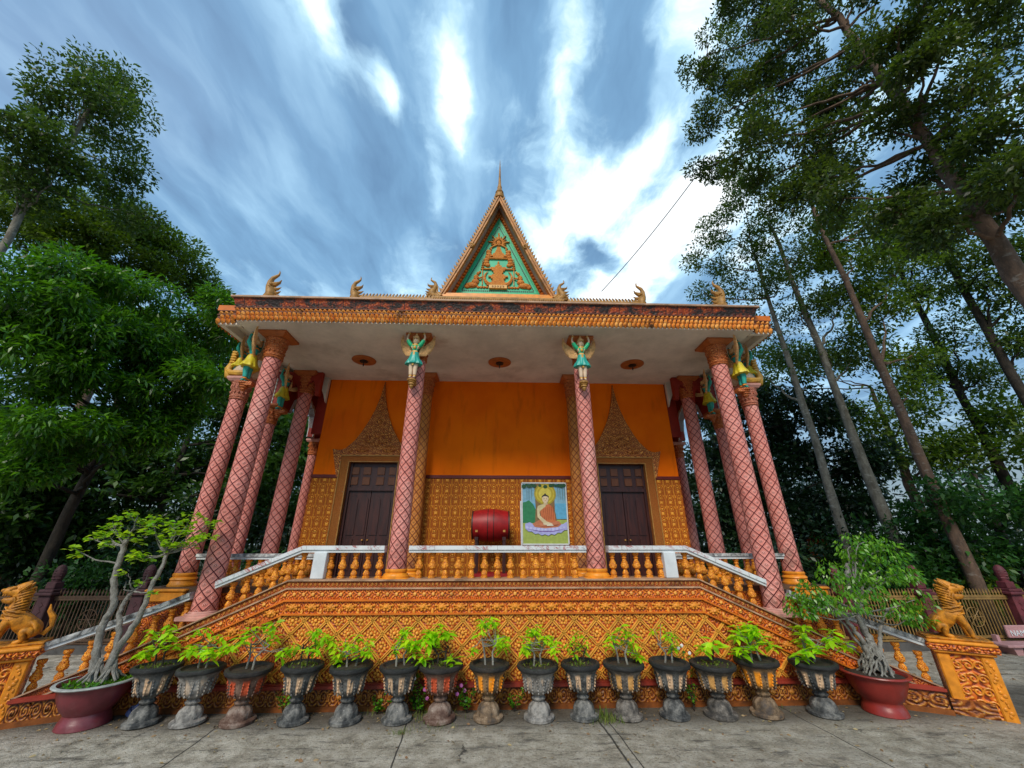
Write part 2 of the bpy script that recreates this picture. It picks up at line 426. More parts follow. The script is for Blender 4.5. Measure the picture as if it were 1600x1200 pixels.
def m_urn(name, dark, light, patch, pk, seed):
    m, nt, b = mat(name, .7, .35)
    o = objc(nt); x, y, z = sep(nt, o)
    th = y.atan2(x); off = combine(nt, x + seed, y, z)
    petal = ((th * (8 / (2 * PI)) + seed * .13).fract() - .5).abs()
    n = noise(nt, off, 7, 8, .72)
    st = noise(nt, combine(nt, x * 2.5 + seed, y * 2.5, z * .5), 5, 6, .7)
    col = mixc(nt, n.ss(.35, .68), dark, light)
    zone = z.ss(.26, .31) * z.ss(.45, .40)
    col = mixc(nt, zone * petal.ss(.27, .19) * st.ss(pk, pk + .06), col, patch)
    col = mixc(nt, z.ss(.22, .16) * n.ss(.45, .65) * .4, col, (.30, .28, .25))
    spots = voro(nt, off, 30)
    col = mixc(nt, spots.ss(.18, .05) * n.ss(.45, .6) * .8, col, (.55, .50, .42))
    col = mixc(nt, z.ss(.455, .48) * .93, col, (.016, .017, .017))
    h = (th * 8.0 + (z * 60.0).sin() * .8).cos() * .5 + (1.0 - voro(nt, off, 46)) * .5 + n * .4
    setcol(nt, b, col); bump(nt, b, h, .8, .007)
    return m
M['urn_dark'] = m_urn('weathered_dark_urn', (.030, .032, .033), (.17, .17, .16), (.62, .42, .26), .40, 1.3)
M['urn_grey'] = m_urn('weathered_grey_urn', (.08, .075, .07), (.38, .36, .33), (.46, .36, .27), .5, 4.1)
M['urn_red'] = m_urn('weathered_red_urn', (.07, .035, .025), (.24, .15, .11), (.52, .085, .03), .26, 7.7)
M['urn_orange'] = m_urn('weathered_orange_urn', (.07, .055, .045), (.30, .18, .08), (.85, .30, .015), .12, 2.9)
M['urn_mix'] = m_urn('weathered_brown_urn', (.04, .038, .035), (.22, .19, .16), (.62, .33, .10), .36, 11.2)
M['soil'] = plain('soil', (.045, .035, .025), .95, .5, 20, 0, .8)
M['potpurple'] = plain('glazed_purple_pot', (.20, .035, .045), .35, .3, 8, .3, .15, .5, dark=(.30, .16, .16))
M['potred'] = plain('glazed_red_pot', (.30, .03, .022), .35, .3, 6, .35, .15, .5, dark=(.34, .20, .22))
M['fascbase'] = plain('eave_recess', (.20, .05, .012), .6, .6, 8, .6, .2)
M['potrim'] = plain('pale_pot_rim', (.42, .44, .42), .6, .4, 14, .4, .2)
# ------------------------------------------------------------------ object helpers
COL = sc.collection
def tag(o, label=None, cat=None, group=None, kind=None):
    if label: o['label'] = label
    if cat: o['category'] = cat
    if group: o['group'] = group
    if kind: o['kind'] = kind
    return o
def empty(name, loc=(0, 0, 0), rz=0.0):
    o = bpy.data.objects.new(name, None); COL.objects.link(o)
    o.location = loc; o.rotation_euler = (0, 0, rz); o.empty_display_size = .2
    return o
def copy_tree(o, parent=None):
    c = o.copy(); COL.objects.link(c)
    if parent is not None: c.parent = parent
    for ch in kids.get(o.name, []): copy_child(ch, c)
    return c
kids = {}
def link(o, parent):
    COL.objects.link(o)
    if parent is not None:
        o.parent = parent; kids.setdefault(parent.name, []).append(o)
def copy_child(ch, newp):
    d = ch.copy(); COL.objects.link(d); d.parent = newp
    kids.setdefault(newp.name, []).append(d)
    for g in kids.get(ch.name, []): copy_child(g, d)
    return d

class MB:
    def __init__(s): s.v, s.f = [], []
    def add(s, vs, fs, mtx=None):
        k = len(s.v)
        if mtx is not None: vs = [tuple(mtx @ Vector(p)) for p in vs]
        s.v += [tuple(p) for p in vs]; s.f += [tuple(i + k for i in f) for f in fs]
        return s
    def box(s, x0, x1, y0, y1, z0, z1, mtx=None):
        return s.add([(x0, y0, z0), (x1, y0, z0), (x1, y1, z0), (x0, y1, z0), (x0, y0, z1), (x1, y0, z1), (x1, y1, z1), (x0, y1, z1)],
                     [(0, 3, 2, 1), (4, 5, 6, 7), (0, 1, 5, 4), (1, 2, 6, 5), (2, 3, 7, 6), (3, 0, 4, 7)], mtx)
    def cbox(s, x0, x1, y0, y1, z0, z1, c=.01, mtx=None):
        """box with chamfered vertical and top edges"""
        def ring(a, z): return [(x0 + a, y0, z), (x1 - a, y0, z), (x1, y0 + a, z), (x1, y1 - a, z), (x1 - a, y1, z), (x0 + a, y1, z), (x0, y1 - a, z), (x0, y0 + a, z)]
        def ring2(z): return [(x0 + 2 * c, y0 + c, z), (x1 - 2 * c, y0 + c, z), (x1 - c, y0 + 2 * c, z), (x1 - c, y1 - 2 * c, z), (x1 - 2 * c, y1 - c, z), (x0 + 2 * c, y1 - c, z), (x0 + c, y1 - 2 * c, z), (x0 + c, y0 + 2 * c, z)]
        vs = ring2(z0) + ring(c, z0 + c) + ring(c, z1 - c) + ring2(z1)
        fs = [tuple(range(7, -1, -1)), tuple(range(24, 32))]
        for k in range(3):
            for i in range(8):
                j = (i + 1) % 8; fs.append((k * 8 + i, k * 8 + j, k * 8 + 8 + j, k * 8 + 8 + i))
        return s.add(vs, fs, mtx)
    def prism(s, pts, y0, y1, mtx=None):
        """polygon in xz extruded along y; pts counter-clockwise seen from -y"""
        n = len(pts)
        vs = [(x, y0, z) for x, z in pts] + [(x, y1, z) for x, z in pts]
        fs = [tuple(range(n)), tuple(range(2 * n - 1, n - 1, -1))]
        for i in range(n):
            j = (i + 1) % n; fs.append((j, i, n + i, n + j))
        return s.add(vs, fs, mtx)
    def lathe(s, prof, seg=20, c=(0, 0, 0), mod=None, mtx=None, cap=True):
        vs, fs = [], []
        for (r, z) in prof:
            for i in range(seg):
                a = 2 * PI * i / seg
                q = r * (mod(a, z) if mod else 1)
                vs.append((c[0] + q * math.cos(a), c[1] + q * math.sin(a), c[2] + z))
        for k in range(len(prof) - 1):
            for i in range(seg):
                j = (i + 1) % seg
                fs.append((k * seg + i, k * seg + j, (k + 1) * seg + j, (k + 1) * seg + i))
        if cap:
            fs.append(tuple(range(seg - 1, -1, -1))); m = (len(prof) - 1) * seg
            fs.append(tuple(range(m, m + seg)))
        return s.add(vs, fs, mtx)
    def tube(s, pts, rad, seg=8, cap=True, mtx=None):
        pts = [Vector(p) for p in pts]
        if not hasattr(rad, '__len__'): rad = [rad] * len(pts)
        vs, fs = [], []
        up = Vector((0, 0, 1)); prev = None
        for k, p in enumerate(pts):
            if k == 0: t = pts[1] - p
            elif k == len(pts) - 1: t = p - pts[k - 1]
            else: t = pts[k + 1] - pts[k - 1]
            t = t.normalized() if t.length > 1e-9 else Vector((0, 0, 1))
            if prev is None:
                a = t.cross(up if abs(t.z) < .95 else Vector((1, 0, 0))).normalized()
            else:
                a = (prev - t * prev.dot(t)); a = a.normalized() if a.length > 1e-6 else t.orthogonal().normalized()
            b = t.cross(a); prev = a
            for i in range(seg):
                an = 2 * PI * i / seg
                vs.append(p + (a * math.cos(an) + b * math.sin(an)) * rad[k])
        for k in range(len(pts) - 1):
            for i in range(seg):
                j = (i + 1) % seg
                fs.append((k * seg + i, k * seg + j, (k + 1) * seg + j, (k + 1) * seg + i))
        if cap:
            fs.append(tuple(range(seg - 1, -1, -1))); m = (len(pts) - 1) * seg
            fs.append(tuple(range(m, m + seg)))
        return s.add(vs, fs, mtx)
    def ell(s, c, r, seg=12, rings=8, mtx=None):
        vs = [(c[0], c[1], c[2] - r[2])]; fs = []
        for k in range(1, rings):
            ph = -PI / 2 + PI * k / rings
            for i in range(seg):
                a = 2 * PI * i / seg
                vs.append((c[0] + r[0] * math.cos(ph) * math.cos(a), c[1] + r[1] * math.cos(ph) * math.sin(a), c[2] + r[2] * math.sin(ph)))
        vs.append((c[0], c[1], c[2] + r[2])); top = len(vs) - 1
        for i in range(seg):
            j = (i + 1) % seg
            fs.append((0, 1 + j, 1 + i)); m = 1 + (rings - 2) * seg; fs.append((m + i, m + j, top))
        for k in range(rings - 2):
            for i in range(seg):
                j = (i + 1) % seg; m = 1 + k * seg
                fs.append((m + i, m + j, m + seg + j, m + seg + i))
        return s.add(vs, fs, mtx)
    def build(s, name, m, parent=None, smooth=False, label=None, loc=None):
        me = bpy.data.meshes.new(name)
        me.from_pydata(s.v, [], s.f); me.update()
        if smooth:
            me.polygons.foreach_set('use_smooth', [True] * len(me.polygons))
            try: me.set_sharp_from_angle(angle=R(42))
            except Exception: pass
        me.materials.append(m)
        o = bpy.data.objects.new(name, me); link(o, parent)
        if loc: o.location = loc
        if label: o['label'] = label
        return o

def skin(name, V_, E_, m, parent, sub=2, loc=None):
    """one continuous body grown over a skeleton: V_ = [(x,y,z,r)]"""
    me = bpy.data.meshes.new(name + '_rig')
    me.from_pydata([v[:3] for v in V_], E_, [])
    o = bpy.data.objects.new(name + '_rig', me); COL.objects.link(o)
    md = o.modifiers.new('skin', 'SKIN'); md.use_smooth_shade = True
    lay = me.skin_vertices[0].data
    for i, v in enumerate(V_):
        r = v[3]; lay[i].radius = (r, r) if not hasattr(r, '__len__') else r
        lay[i].use_root = (i == 0)
    sb = o.modifiers.new('sub', 'SUBSURF'); sb.levels = sub; sb.render_levels = sub
    dg = bpy.context.evaluated_depsgraph_get(); dg.update()
    me2 = bpy.data.meshes.new_from_object(o.evaluated_get(dg))
    bpy.data.objects.remove(o)
    me2.name = name; me2.materials.clear(); me2.materials.append(m)
    me2.polygons.foreach_set('use_smooth', [True] * len(me2.polygons))
    r = bpy.data.objects.new(name, me2); link(r, parent)
    if loc: r.location = loc
    return r

def TM(loc=(0, 0, 0), rot=(0, 0, 0), s=(1, 1, 1)):
    from mathutils import Euler
    m = Matrix.Translation(loc) @ Euler(rot).to_matrix().to_4x4()
    return m @ Matrix.Diagonal((*s, 1))
def MIR(x=-1): return Matrix.Diagonal((x, 1, 1, 1))

# ================================================================== THE TEMPLE
temple = tag(empty('temple', (0, 5.65, 0)), 'orange temple with pink diamond-patterned columns, carved base and green pointed gable', 'temple')
OFF = (0, -5.65, 0)
def flare(x): return .40 * max(0.0, abs(x) - 4.3) ** 1.35
FX = [4.3, 4.45, 4.6, 4.75, 4.9, 5.05, 5.2]
class TB(MB):
    bend = False
    """parts given in world coordinates, stored relative to the temple's base"""
    def build(s, name, m, parent=None, smooth=False, label=None, loc=None):
        if s.bend: s.v = [(x, y - flare(x), z) for x, y, z in s.v]
        s.v = [(x, y - 5.65, z) for x, y, z in s.v]
        return MB.build(s, name, m, parent or temple, smooth, label, loc)

K = .44
def lbox(b, xe, y0, y1, z0, z1):
    global K
    k, K = K, 0.0
    strip(b, xe, y0, y1, z0, z1); K = k
def off(x): return -K * max(0.0, abs(x) - 2.7)
def strip(b, xe, y0, y1, zb, zt, xs=None):
    b.bend = True
    q_ = [x for x in FX if x < xe - .01]
    xs = [-xe] + [-x for x in q_[::-1]] + [-2.7, 2.7] + q_ + [xe]
    vs, fs = [], []
    for x in xs:
        d = off(x)
        vs += [(x, y0, zb + d), (x, y1, zb + d), (x, y1, zt + d), (x, y0, zt + d)]
    n = len(xs)
    for i in range(n - 1):
        a, c = i * 4, i * 4 + 4
        fs += [(a, c, c + 3, a + 3), (a + 3, c + 3, c + 2, a + 2), (c, a, a + 1, c + 1), (c + 1, a + 1, a + 2, c + 2)]
    fs += [(0, 3, 2, 1), ((n - 1) * 4, (n - 1) * 4 + 1, (n - 1) * 4 + 2, (n - 1) * 4 + 3)]
    b.add(vs, fs)

# --- carved base wall that carries the front balustrade, sloping down at both ends
b = TB(); lbox(b, 5.22, 5.585, 5.99, -.05, .05); b.build('plinth', M['plinth'])
b = TB(); lbox(b, 5.21, 5.60, 5.985, .05, .212)
for k in range(88):                                   # raised medallions and leaves in the scroll band
    x = -5.16 + k * .1186
    if k % 2 == 0:
        b.ell((x, 5.602, .132), (.034, .022, .034), 10, 6); b.ell((x, 5.585, .132), (.014, .014, .014), 8, 5)
    else:
        for s_ in (-1, 1):
            b.ell((x + .012 * s_, 5.60, .132 + .032 * s_), (.034, .016, .013), 8, 5, None)
            b.ell((x - .022 * s_, 5.60, .132 + .05 * s_), (.014, .013, .018), 8, 5, None)
b.build('scroll_band', M['scroll'], smooth=True)
b = TB()
for y_, z0_, z1_ in ((5.575, .212, .225), (5.553, .225, .254), (5.575, .254, .266)): lbox(b, 5.2, y_, 5.98, z0_, z1_)
b.build('belt_moulding', M['belt'])
b = TB(); b.prism([(-4.34, .262), (4.34, .262), (2.7, .985), (-2.7, .985)], 5.64, 5.98)
b.build('lattice_panel', M['lattice'])
# raised diagonal ribs and flowers of the lattice
poly = [(-4.30, .27), (4.30, .27), (2.69, .98), (-2.69, .98)]
def clip(p, d):
    t0, t1 = -1e9, 1e9
    for i in range(4):
        a = poly[i]; c = poly[(i + 1) % 4]
        nx, nz = -(c[1] - a[1]), c[0] - a[0]
        num = (p[0] - a[0]) * nx + (p[1] - a[1]) * nz; den = d[0] * nx + d[1] * nz
        if abs(den) < 1e-9: continue
        t = -num / den
        if den > 0: t0 = max(t0, t)
        else: t1 = min(t1, t)
    return t0, t1
b = TB(); fl = TB(); D = .285
for sgn in (1, -1):
    for k in range(-20, 21):
        for o_ in (-.011, .011):
            p = (k * D + o_ * 1.41 + (D / 2), .62); d = (.7071, .7071 * sgn)
            t0, t1 = clip(p, d)
            if t1 - t0 < .05: continue
            a = (p[0] + d[0] * t0, p[1] + d[1] * t0); c = (p[0] + d[0] * t1, p[1] + d[1] * t1)
            nx, nz = -d[1] * .0065, d[0] * .0065
            q = [(a[0] - nx, a[1] - nz), (c[0] - nx, c[1] - nz), (c[0] + nx, c[1] + nz), (a[0] + nx, a[1] + nz)]
            if sgn < 0 and False: q.reverse()
            b.prism(q, 5.622, 5.641)
rng = random.Random(5)
for i in range(-18, 19):
    for j in range(-3, 4):
        x = i * D / 2; z = .62 + j * D / 2
        if (i + j) % 2: continue
        if z < .30 or z > .95 or abs(x) > 2.7 + (.985 - z) / K - .1: continue
        fl.ell((x, 5.636, z), (.022, .026, .022), 8, 6)
        for q in range(8):
            a = q * PI / 4 + PI / 8
            fl.ell((x + .045 * math.cos(a), 5.638, z + .045 * math.sin(a)), (.017, .014, .017), 6, 4)
        for q in range(4):
            a = q * PI / 2
            fl.ell((x + .078 * math.cos(a), 5.638, z + .078 * math.sin(a)), (.014, .011, .014), 6, 4)
b.build('lattice_ribs', M['rib']); fl.build('lattice_flowers', M['rib'], smooth=True)
b = TB(); strip(b, 4.42, 5.62, 5.98, .985, 1.125)
BF = b
b = TB(); strip(b, 4.38, 5.595, 5.98, .968, .986); strip(b, 4.72, 5.585, 5.98, 1.122, 1.142); b.build('orange_fillets', M['orange'])
b = BF
xs = [k * .235 for k in range(-11, 12)]
for s_ in (-1, 1):
    q = 2.72 + .12
    while q < 4.3:
        xs.append(s_ * q); q += .215
for x in xs:
    z = 1.054 + off(x)
    b.ell((x, 5.614, z), (.058, .026, .040), 12, 8)
    b.ell((x, 5.594, z), (.026, .020, .022), 8, 6)
    for q in (-1, 1): b.ell((x + q * .075, 5.614, z + .02), (.02, .014, .02), 7, 5); b.ell((x + q * .08, 5.614, z - .025), (.016, .012, .02), 7, 5)
    for q in range(8):
        a = q * PI / 4 + .39
        b.ell((x + .055 * math.cos(a), 5.60, z + .034 * math.sin(a)), (.016, .012, .013), 6, 4)
    b.ell((x + .1175, 5.615, z - .052 + .0), (.022, .020, .045), 8, 5)
b.build('boss_frieze', M['bossf'], smooth=True)
b = TB(); strip(b, 4.95, 5.61, 5.98, 1.142, 1.262)
k = -39
for k in range(-39, 40):
    x = k * .118
    if abs(x) > 4.8: continue
    z = 1.20 + off(x)
    b.ell((x, 5.607, z), (.026, .020, .026), 8, 6)
    for s_ in (-1, 1):
        b.ell((x + .033 * s_, 5.610, z + .028), (.014, .012, .018), 6, 4); b.ell((x + .033 * s_, 5.610, z - .028), (.014, .012, .018), 6, 4)
b.build('leaf_frieze', M['frieze'], smooth=True)
b = TB(); strip(b, 5.06, 5.585, 5.985, 1.258, 1.276); strip(b, 5.2, 5.575, 6.0, 1.352, 1.368); b.build('pale_ledge', M['ledge'])
b = TB(); strip(b, 5.15, 5.605, 5.98, 1.274, 1.353)
for k in range(-90, 91):
    x = k * .056
    if abs(x) > 5.0: continue
    z = 1.313 + off(x)
    b.ell((x, 5.605, z), (.020, .010, .026), 6, 4)
b.build('small_frieze', M['small'], smooth=True)

# --- platform and its pedestals
b = TB(); b.box(-4.7, 4.7, 5.99, 14, 0, 1.18); b.build('platform', M['pedor'])
b = TB(); b.box(-4.76, 4.76, 5.992, 14.05, 1.18, 1.25); b.build('platform_floor', M['floor'])
for s_ in (-1, 1):
    x = 4.47 * s_
    b = TB(); b.cbox(x - .20, x + .20, 5.992, 6.42, .0, 1.10, .01); b.build('corner_pedestal', M['pedor'])
    b = TB(); b.cbox(x - .25, x + .25, 5.94, 6.47, 1.08, 1.20, .015); b.cbox(x - .27, x + .27, 5.92, 6.49, 1.20, 1.235, .012); b.build('pedestal_cornice', M['goldor'])
    # stepped mouldings down the side face of the platform
    b = TB()
    for z0, z1, e in ((.0, .12, .10), (.12, .2, .06), (.62, .70, .05), (.9, .98, .07), (1.04, 1.12, .09)):
        b.box(min(4.7 * s_, (4.7 + e) * s_), max(4.7 * s_, (4.7 + e) * s_), 6.5, 13.9, z0, z1)
    b.build('platform_mouldings', M['goldor'])
# entrance steps at the flanks
for s_ in (-1, 1):
    b = TB()
    for k in range(7):
        x0, x1 = 4.76 + k * .2, 4.96 + k * .2
        b.box(min(x0 * s_, x1 * s_), max(x0 * s_, x1 * s_), 9.6, 11.2, 0, 1.07 - k * .15)
    b.build('side_steps', M['ledge'])

# --- columns
def column_mesh(r0, r1, h, name):
    seg, rings = 42, 14
    vs, fs, uvs = [], [], []
    for k in range(rings + 1):
        t = k / rings; z = h * t
        r = r0 + (r1 - r0) * t
        if t < .03: r *= 1.06
        for i in range(seg + 1):
            a = 2 * PI * i / seg
            vs.append((r * math.cos(a), r * math.sin(a), z)); uvs.append((6 * i / seg, z / .152))
    for k in range(rings):
        for i in range(seg):
            a = k * (seg + 1) + i; fs.append((a, a + 1, a + seg + 2, a + seg + 1))
    me = bpy.data.meshes.new(name); me.from_pydata(vs, [], fs); me.update()
    ul = me.uv_layers.new(name='UVMap')
    for l in me.loops: ul.data[l.index].uv = uvs[l.vertex_index]
    me.polygons.foreach_set('use_smooth', [True] * len(me.polygons))
    me.materials.append(M['column'])
    return me
def capital(x, y, zt, parent_col, r=.135, hh=.46, mtl='capital', flat=False):
    b = MB(); zb = zt - hh
    b.lathe([(r * 1.02, zb), (r * 1.14, zb + .015), (r * 1.02, zb + .04), (r * 1.12, zb + .05), (r * 1.12, zb + .08), (r * 1.02, zb + .09), (r * 1.06, zb + .17), (r * 1.18, zb + .19), (r * 1.10, zb + .21),
             (r * 1.22, zb + .32 * hh / .46), (r * 1.34, zb + .36 * hh / .46), (r * 1.26, zb + .375 * hh / .46)], 28)
    for q in range(14):
        a = 2 * PI * q / 14
        b.ell((r * 1.15 * math.cos(a), r * 1.15 * math.sin(a), zb + .27 * hh / .46), (.022, .022, .036), 6, 5)
        b.ell((r * 1.09 * math.cos(a + .2), r * 1.09 * math.sin(a + .2), zb + .13), (.018, .018, .024), 6, 5)
    c = b.build('capital', M[mtl], parent_col, True); c.location = (x - parent_col.location.x, 0, 0); c.location = (0, 0, -parent_col.location.z)
    b = MB(); w0, w1 = r * 1.22, r * (1.72 if not flat else 1.45)
    z1, z2, z3 = zb + .372 * hh / .46, zt - .035, zt - .002
    vs = []
    for w, z in ((w0, z1), (w1, z2), (w1, z3)):
        vs += [(-w, -w, z), (w, -w, z), (w, w, z), (-w, w, z)]
    fs = [(3, 2, 1, 0), (8, 9, 10, 11)]
    for k in range(2):
        for i in range(4):
            j = (i + 1) % 4; fs.append((k * 4 + i, k * 4 + j, k * 4 + 4 + j, k * 4 + 4 + i))
    b.add(vs, fs); a = b.build('abacus', M['caporange' if not flat else 'pinktrim'], parent_col); a.location = (0, 0, -parent_col.location.z)
def colbase(parent_col, r, drop, sq=.17, hh=.16, m='goldor'):
    b = MB(); z = 0
    b.lathe([(r * 1.08, z), (r * 1.2, z - .015), (r * 1.2, z - .035), (r * 1.1, z - .05), (r * 1.3, z - .065), (r * 1.35, z - .085), (r * 1.25, z - .10), (r * 1.35, z - hh + .03), (r * 1.45, z - hh + .02), (r * 1.45, z - hh)][::-1], 28)
    if drop > hh:
        w = r * 1.5; b.cbox(-w, w, -w, w, z - drop, z - hh, .008)
    b.build('column_base', M[m], parent_col, True)
def make_column(x, y, z0, zt, r=.124, hh=.46, cm='capital', base=None, flat=False, label=None, mt='column'):
    me = column_mesh(r * 1.03, r * .97, zt - hh - z0 + .02, 'column'); me.materials[0] = M[mt]
    o = bpy.data.objects.new('column', me); link(o, temple); o.location = (x, y - 5.65, z0)
    if label: o['label'] = label
    # capital part meshes are built with absolute heights, so shift them by the column's own base
    o.location = (x, y - 5.65, z0)
    capital(x, y, zt, o, r, hh, cm, flat)
    if base: colbase(o, r, base[0], hh=base[1], m=base[2])
    return o
for s_ in (-1, 1):
    make_column(1.39 * s_, 5.84, 1.485, 5.108, base=(.13, .11, 'pinktrim' if False else 'goldor'), label='tall column in front with a winged figure under the ceiling')
    make_column(3.83 * s_, 5.84, 1.00, 5.108, r=.136, base=(.10, .05, 'pinktrim'), label='outer front column standing on the sloping base wall')
    make_column(1.53 * s_, 7.45, 1.40, 5.108, r=.120, base=(.15, .12, 'goldor'), label='ochre column close to the wall', mt='column_ochre')
    make_column(4.03 * s_, 7.45, 1.40, 5.108, r=.132, base=(.15, .12, 'goldor'))
    make_column(4.47 * s_, 6.21, 1.42, 4.44, r=.120, hh=.40, cm='cappink', base=(.19, .17, 'goldor'), flat=True, label='shorter corner column carrying a bird figure')
    make_column(4.56 * s_, 7.34, 1.40, 4.34, r=.122, hh=.38, base=(.15, .12, 'goldor'))
    make_column(4.45 * s_, 9.15, 1.40, 4.12, r=.110, hh=.38, base=(.15, .12, 'goldor'), flat=True)
    make_column(4.45 * s_, 10.9, 1.40, 4.12, r=.110, hh=.38, base=(.15, .12, 'goldor'), flat=True)
    make_column(4.45 * s_, 12.7, 1.40, 4.12, r=.110, hh=.38, base=(.15, .12, 'goldor'), flat=True)

# --- balustrade
bal_prof = [(.036, 0), (.036, .025), (.026, .03), (.033, .055), (.030, .07), (.017, .10), (.020, .112), (.036, .125), (.040, .145), (.036, .165), (.024, .205), (.018, .235), (.026, .245), (.026, .255), (.017, .265), (.031, .285), (.033, .30), (.033, .32)]
bm_ = MB()
bm_.lathe([(r * 1.33, z) for r, z in bal_prof], 16)
for q in range(7):
    a = 2 * PI * q / 7
    bm_.ell((.046 * math.cos(a), .046 * math.sin(a), .155), (.010, .010, .018), 6, 4); bm_.ell((.035 * math.cos(a + .4), .035 * math.sin(a + .4), .19), (.008, .008, .014), 6, 4)
bal0 = bm_.build('baluster', M['balus'], temple, True)
def baluster(x, y, z, sz=1.0, first=[True]):
    if first[0]: o = bal0; first[0] = False
    else:
        o = bal0.copy(); COL.objects.link(o); o.parent = temple
    o.location = (x, y - 5.65 - (flare(x) if y < 6 else 0), z); o.scale = (1, 1, sz); o.rotation_euler = (0, 0, x * 7)
    return o
YB = 5.82
for k in range(13): baluster(-1.08 + k * .18, YB, 1.366, 1.0)
for s_ in (-1, 1):
    for k in range(5): baluster(s_ * (1.62 + k * .168), YB, 1.366, 1.0)
    q = 2.66
    while q < 5.3:
        if abs(q - 3.845) > .16: baluster(s_ * q, YB, 1.366 + off(q), 1.0)
        q += .172
    q = 2.75
    while q < 4.3:                                     # inner rail beside the corner column
        baluster(s_ * q, 6.22, 1.252, 1.1); q += .175
    for k in range(1, 6): baluster(s_ * 4.47, 6.45 + k * .172, 1.252, 1.1)
def rail(name, x0, x1, yc, z0, z1, w, h, m1, m2):
    """marble cap with a painted moulding under it, from (x0,z0) to (x1,z1)"""
    for nm, mm, dw, zt, zb in ((name, m1, 0, 0, -h), ('rail_moulding', m2, -.018, -h, -h - .035)):
        b = TB(); e = w + dw
        vs = [(x0, yc - e, z0 + zb), (x1, yc - e, z1 + zb), (x1, yc + e, z1 + zb), (x0, yc + e, z0 + zb), (x0, yc - e, z0 + zt), (x1, yc - e, z1 + zt), (x1, yc + e, z1 + zt), (x0, yc + e, z0 + zt)]
        b.add(vs, [(0, 3, 2, 1), (4, 5, 6, 7), (0, 1, 5, 4), (1, 2, 6, 5), (2, 3, 7, 6), (3, 0, 4, 7)])
        b.build(nm, mm)
rail('handrail', -1.22, 1.24, YB, 1.775, 1.775, .105, .052, M['marble'], M['white'])
for s_ in (-1, 1):
    xa = 2.66 * s_
    a, c = sorted((1.555 * s_, xa)); rail('handrail', a, c, YB, 1.775, 1.775, .105, .052, M['marble'], M['white'])
    a, c = (xa, 1.775), (3.70 * s_, 1.775 - K * .98 * 1.0)
    p = sorted((a, c)); rail('handrail', p[0][0], p[1][0], YB, p[0][1], p[1][1], .105, .052, M['marble'], M['white'])
    q_ = [3.98, 4.3, 4.5, 4.7, 4.9, 5.1, 5.30]; zq = [1.22 - (x - 3.98) * .385 for x in q_]
    for nm, mm, e, zt, zb in (('handrail', M['oldrail'], .105, 0, -.052), ('rail_moulding', M['white'], .087, -.052, -.087)):
        b = TB(); b.bend = True; vs, fs = [], []
        for x, z in zip(q_, zq): vs += [(x * s_, YB - e, z + zb), (x * s_, YB + e, z + zb), (x * s_, YB + e, z + zt), (x * s_, YB - e, z + zt)]
        for i in range(len(q_) - 1):
            for k in range(4):
                l = (k + 1) % 4; f_ = (i * 4 + k, i * 4 + l, i * 4 + 4 + l, i * 4 + 4 + k); fs.append(f_ if s_ < 0 else f_[::-1])
        n = len(vs); fs += [(0, 3, 2, 1) if s_ < 0 else (0, 1, 2, 3), (n - 4, n - 3, n - 2, n - 1)]
        b.add(vs, fs); b.build(nm, mm)
    a, c = sorted((2.62 * s_, 4.36 * s_)); rail('inner_handrail', a, c, 6.22, 1.665, 1.665, .07, .04, M['oldrail'], M['white'])
    b = TB(); b.cbox(2.40 * s_ - .085, 2.40 * s_ + .085, 5.70, 5.90, 1.369, 1.69, .006); b.build('white_rail_post', M['white'])

# --- lion pedestals ending the base wall, turned outward
for s_ in (-1, 1):
    PM = Matrix.Translation((5.50 if s_ > 0 else -5.40, 5.14, 0)) @ Matrix.Rotation(R(-34 * s_), 4, 'Z')
    x0, x1 = -.225, .225
    def PB(b, name, m, smooth=False):
        b.v = [tuple(PM @ Vector(v)) for v in b.v]; return b.build(name, m, None, smooth)
    b = TB(); b.cbox(x0, x1, .02, .32, -.02, .60, .012); PB(b, 'pedestal_core', M['pedor'])
    for xx in (x0 - .015, x1 - .10):
        b = TB(); b.cbox(xx, xx + .115, 0, .12, -.02, .60, .012); PB(b, 'pilaster', M['goldor'])
    b = TB(); b.cbox(x0 - .04, x1 + .04, -.03, .36, .60, .635, .01); b.cbox(x0 - .07, x1 + .07, -.07, .40, .70, .735, .012); PB(b, 'pedestal_cap', M['goldor'])
    b = TB(); b.box(x0 - .07, x1 + .07, -.05, .38, .635, .70)
    for k in range(12): b.ell((x0 - .05 + k * .05, -.052, .668), (.020, .014, .030), 6, 4)
    for k in range(9):
        for q in (x0 - .07, x1 + .07): b.ell((q, -.03 + k * .048, .668), (.014, .018, .030), 6, 4)
    PB(b, 'pedestal_cornice', M['pedor'], True)
    b = TB()
    for k in range(3):
        for j in range(4):
            cx = -.085 + k * .085; cz = .12 + j * .125
            pts = []
            for q in range(15):
                a = q * .55 + k; rr = .010 + q * .0030
                pts.append((cx + rr * math.cos(a) * (1 if k % 2 else -1), .013, cz + rr * math.sin(a)))
            b.tube(pts, .010, 6)
    for k in range(17): b.ell((x1 - .042 + .020 * math.sin(k * 2.3), -.002, .05 + k * .031), (.015 + .006 * math.sin(k * 1.3), .009, .020), 7, 5)
    PB(b, 'pedestal_scrolls', M['goldor'], True)
    b = TB(); b.box(x0 - .04, x1 - .13, -.012, .019, -.03, .15); PB(b, 'pedestal_foot', M['scroll'])

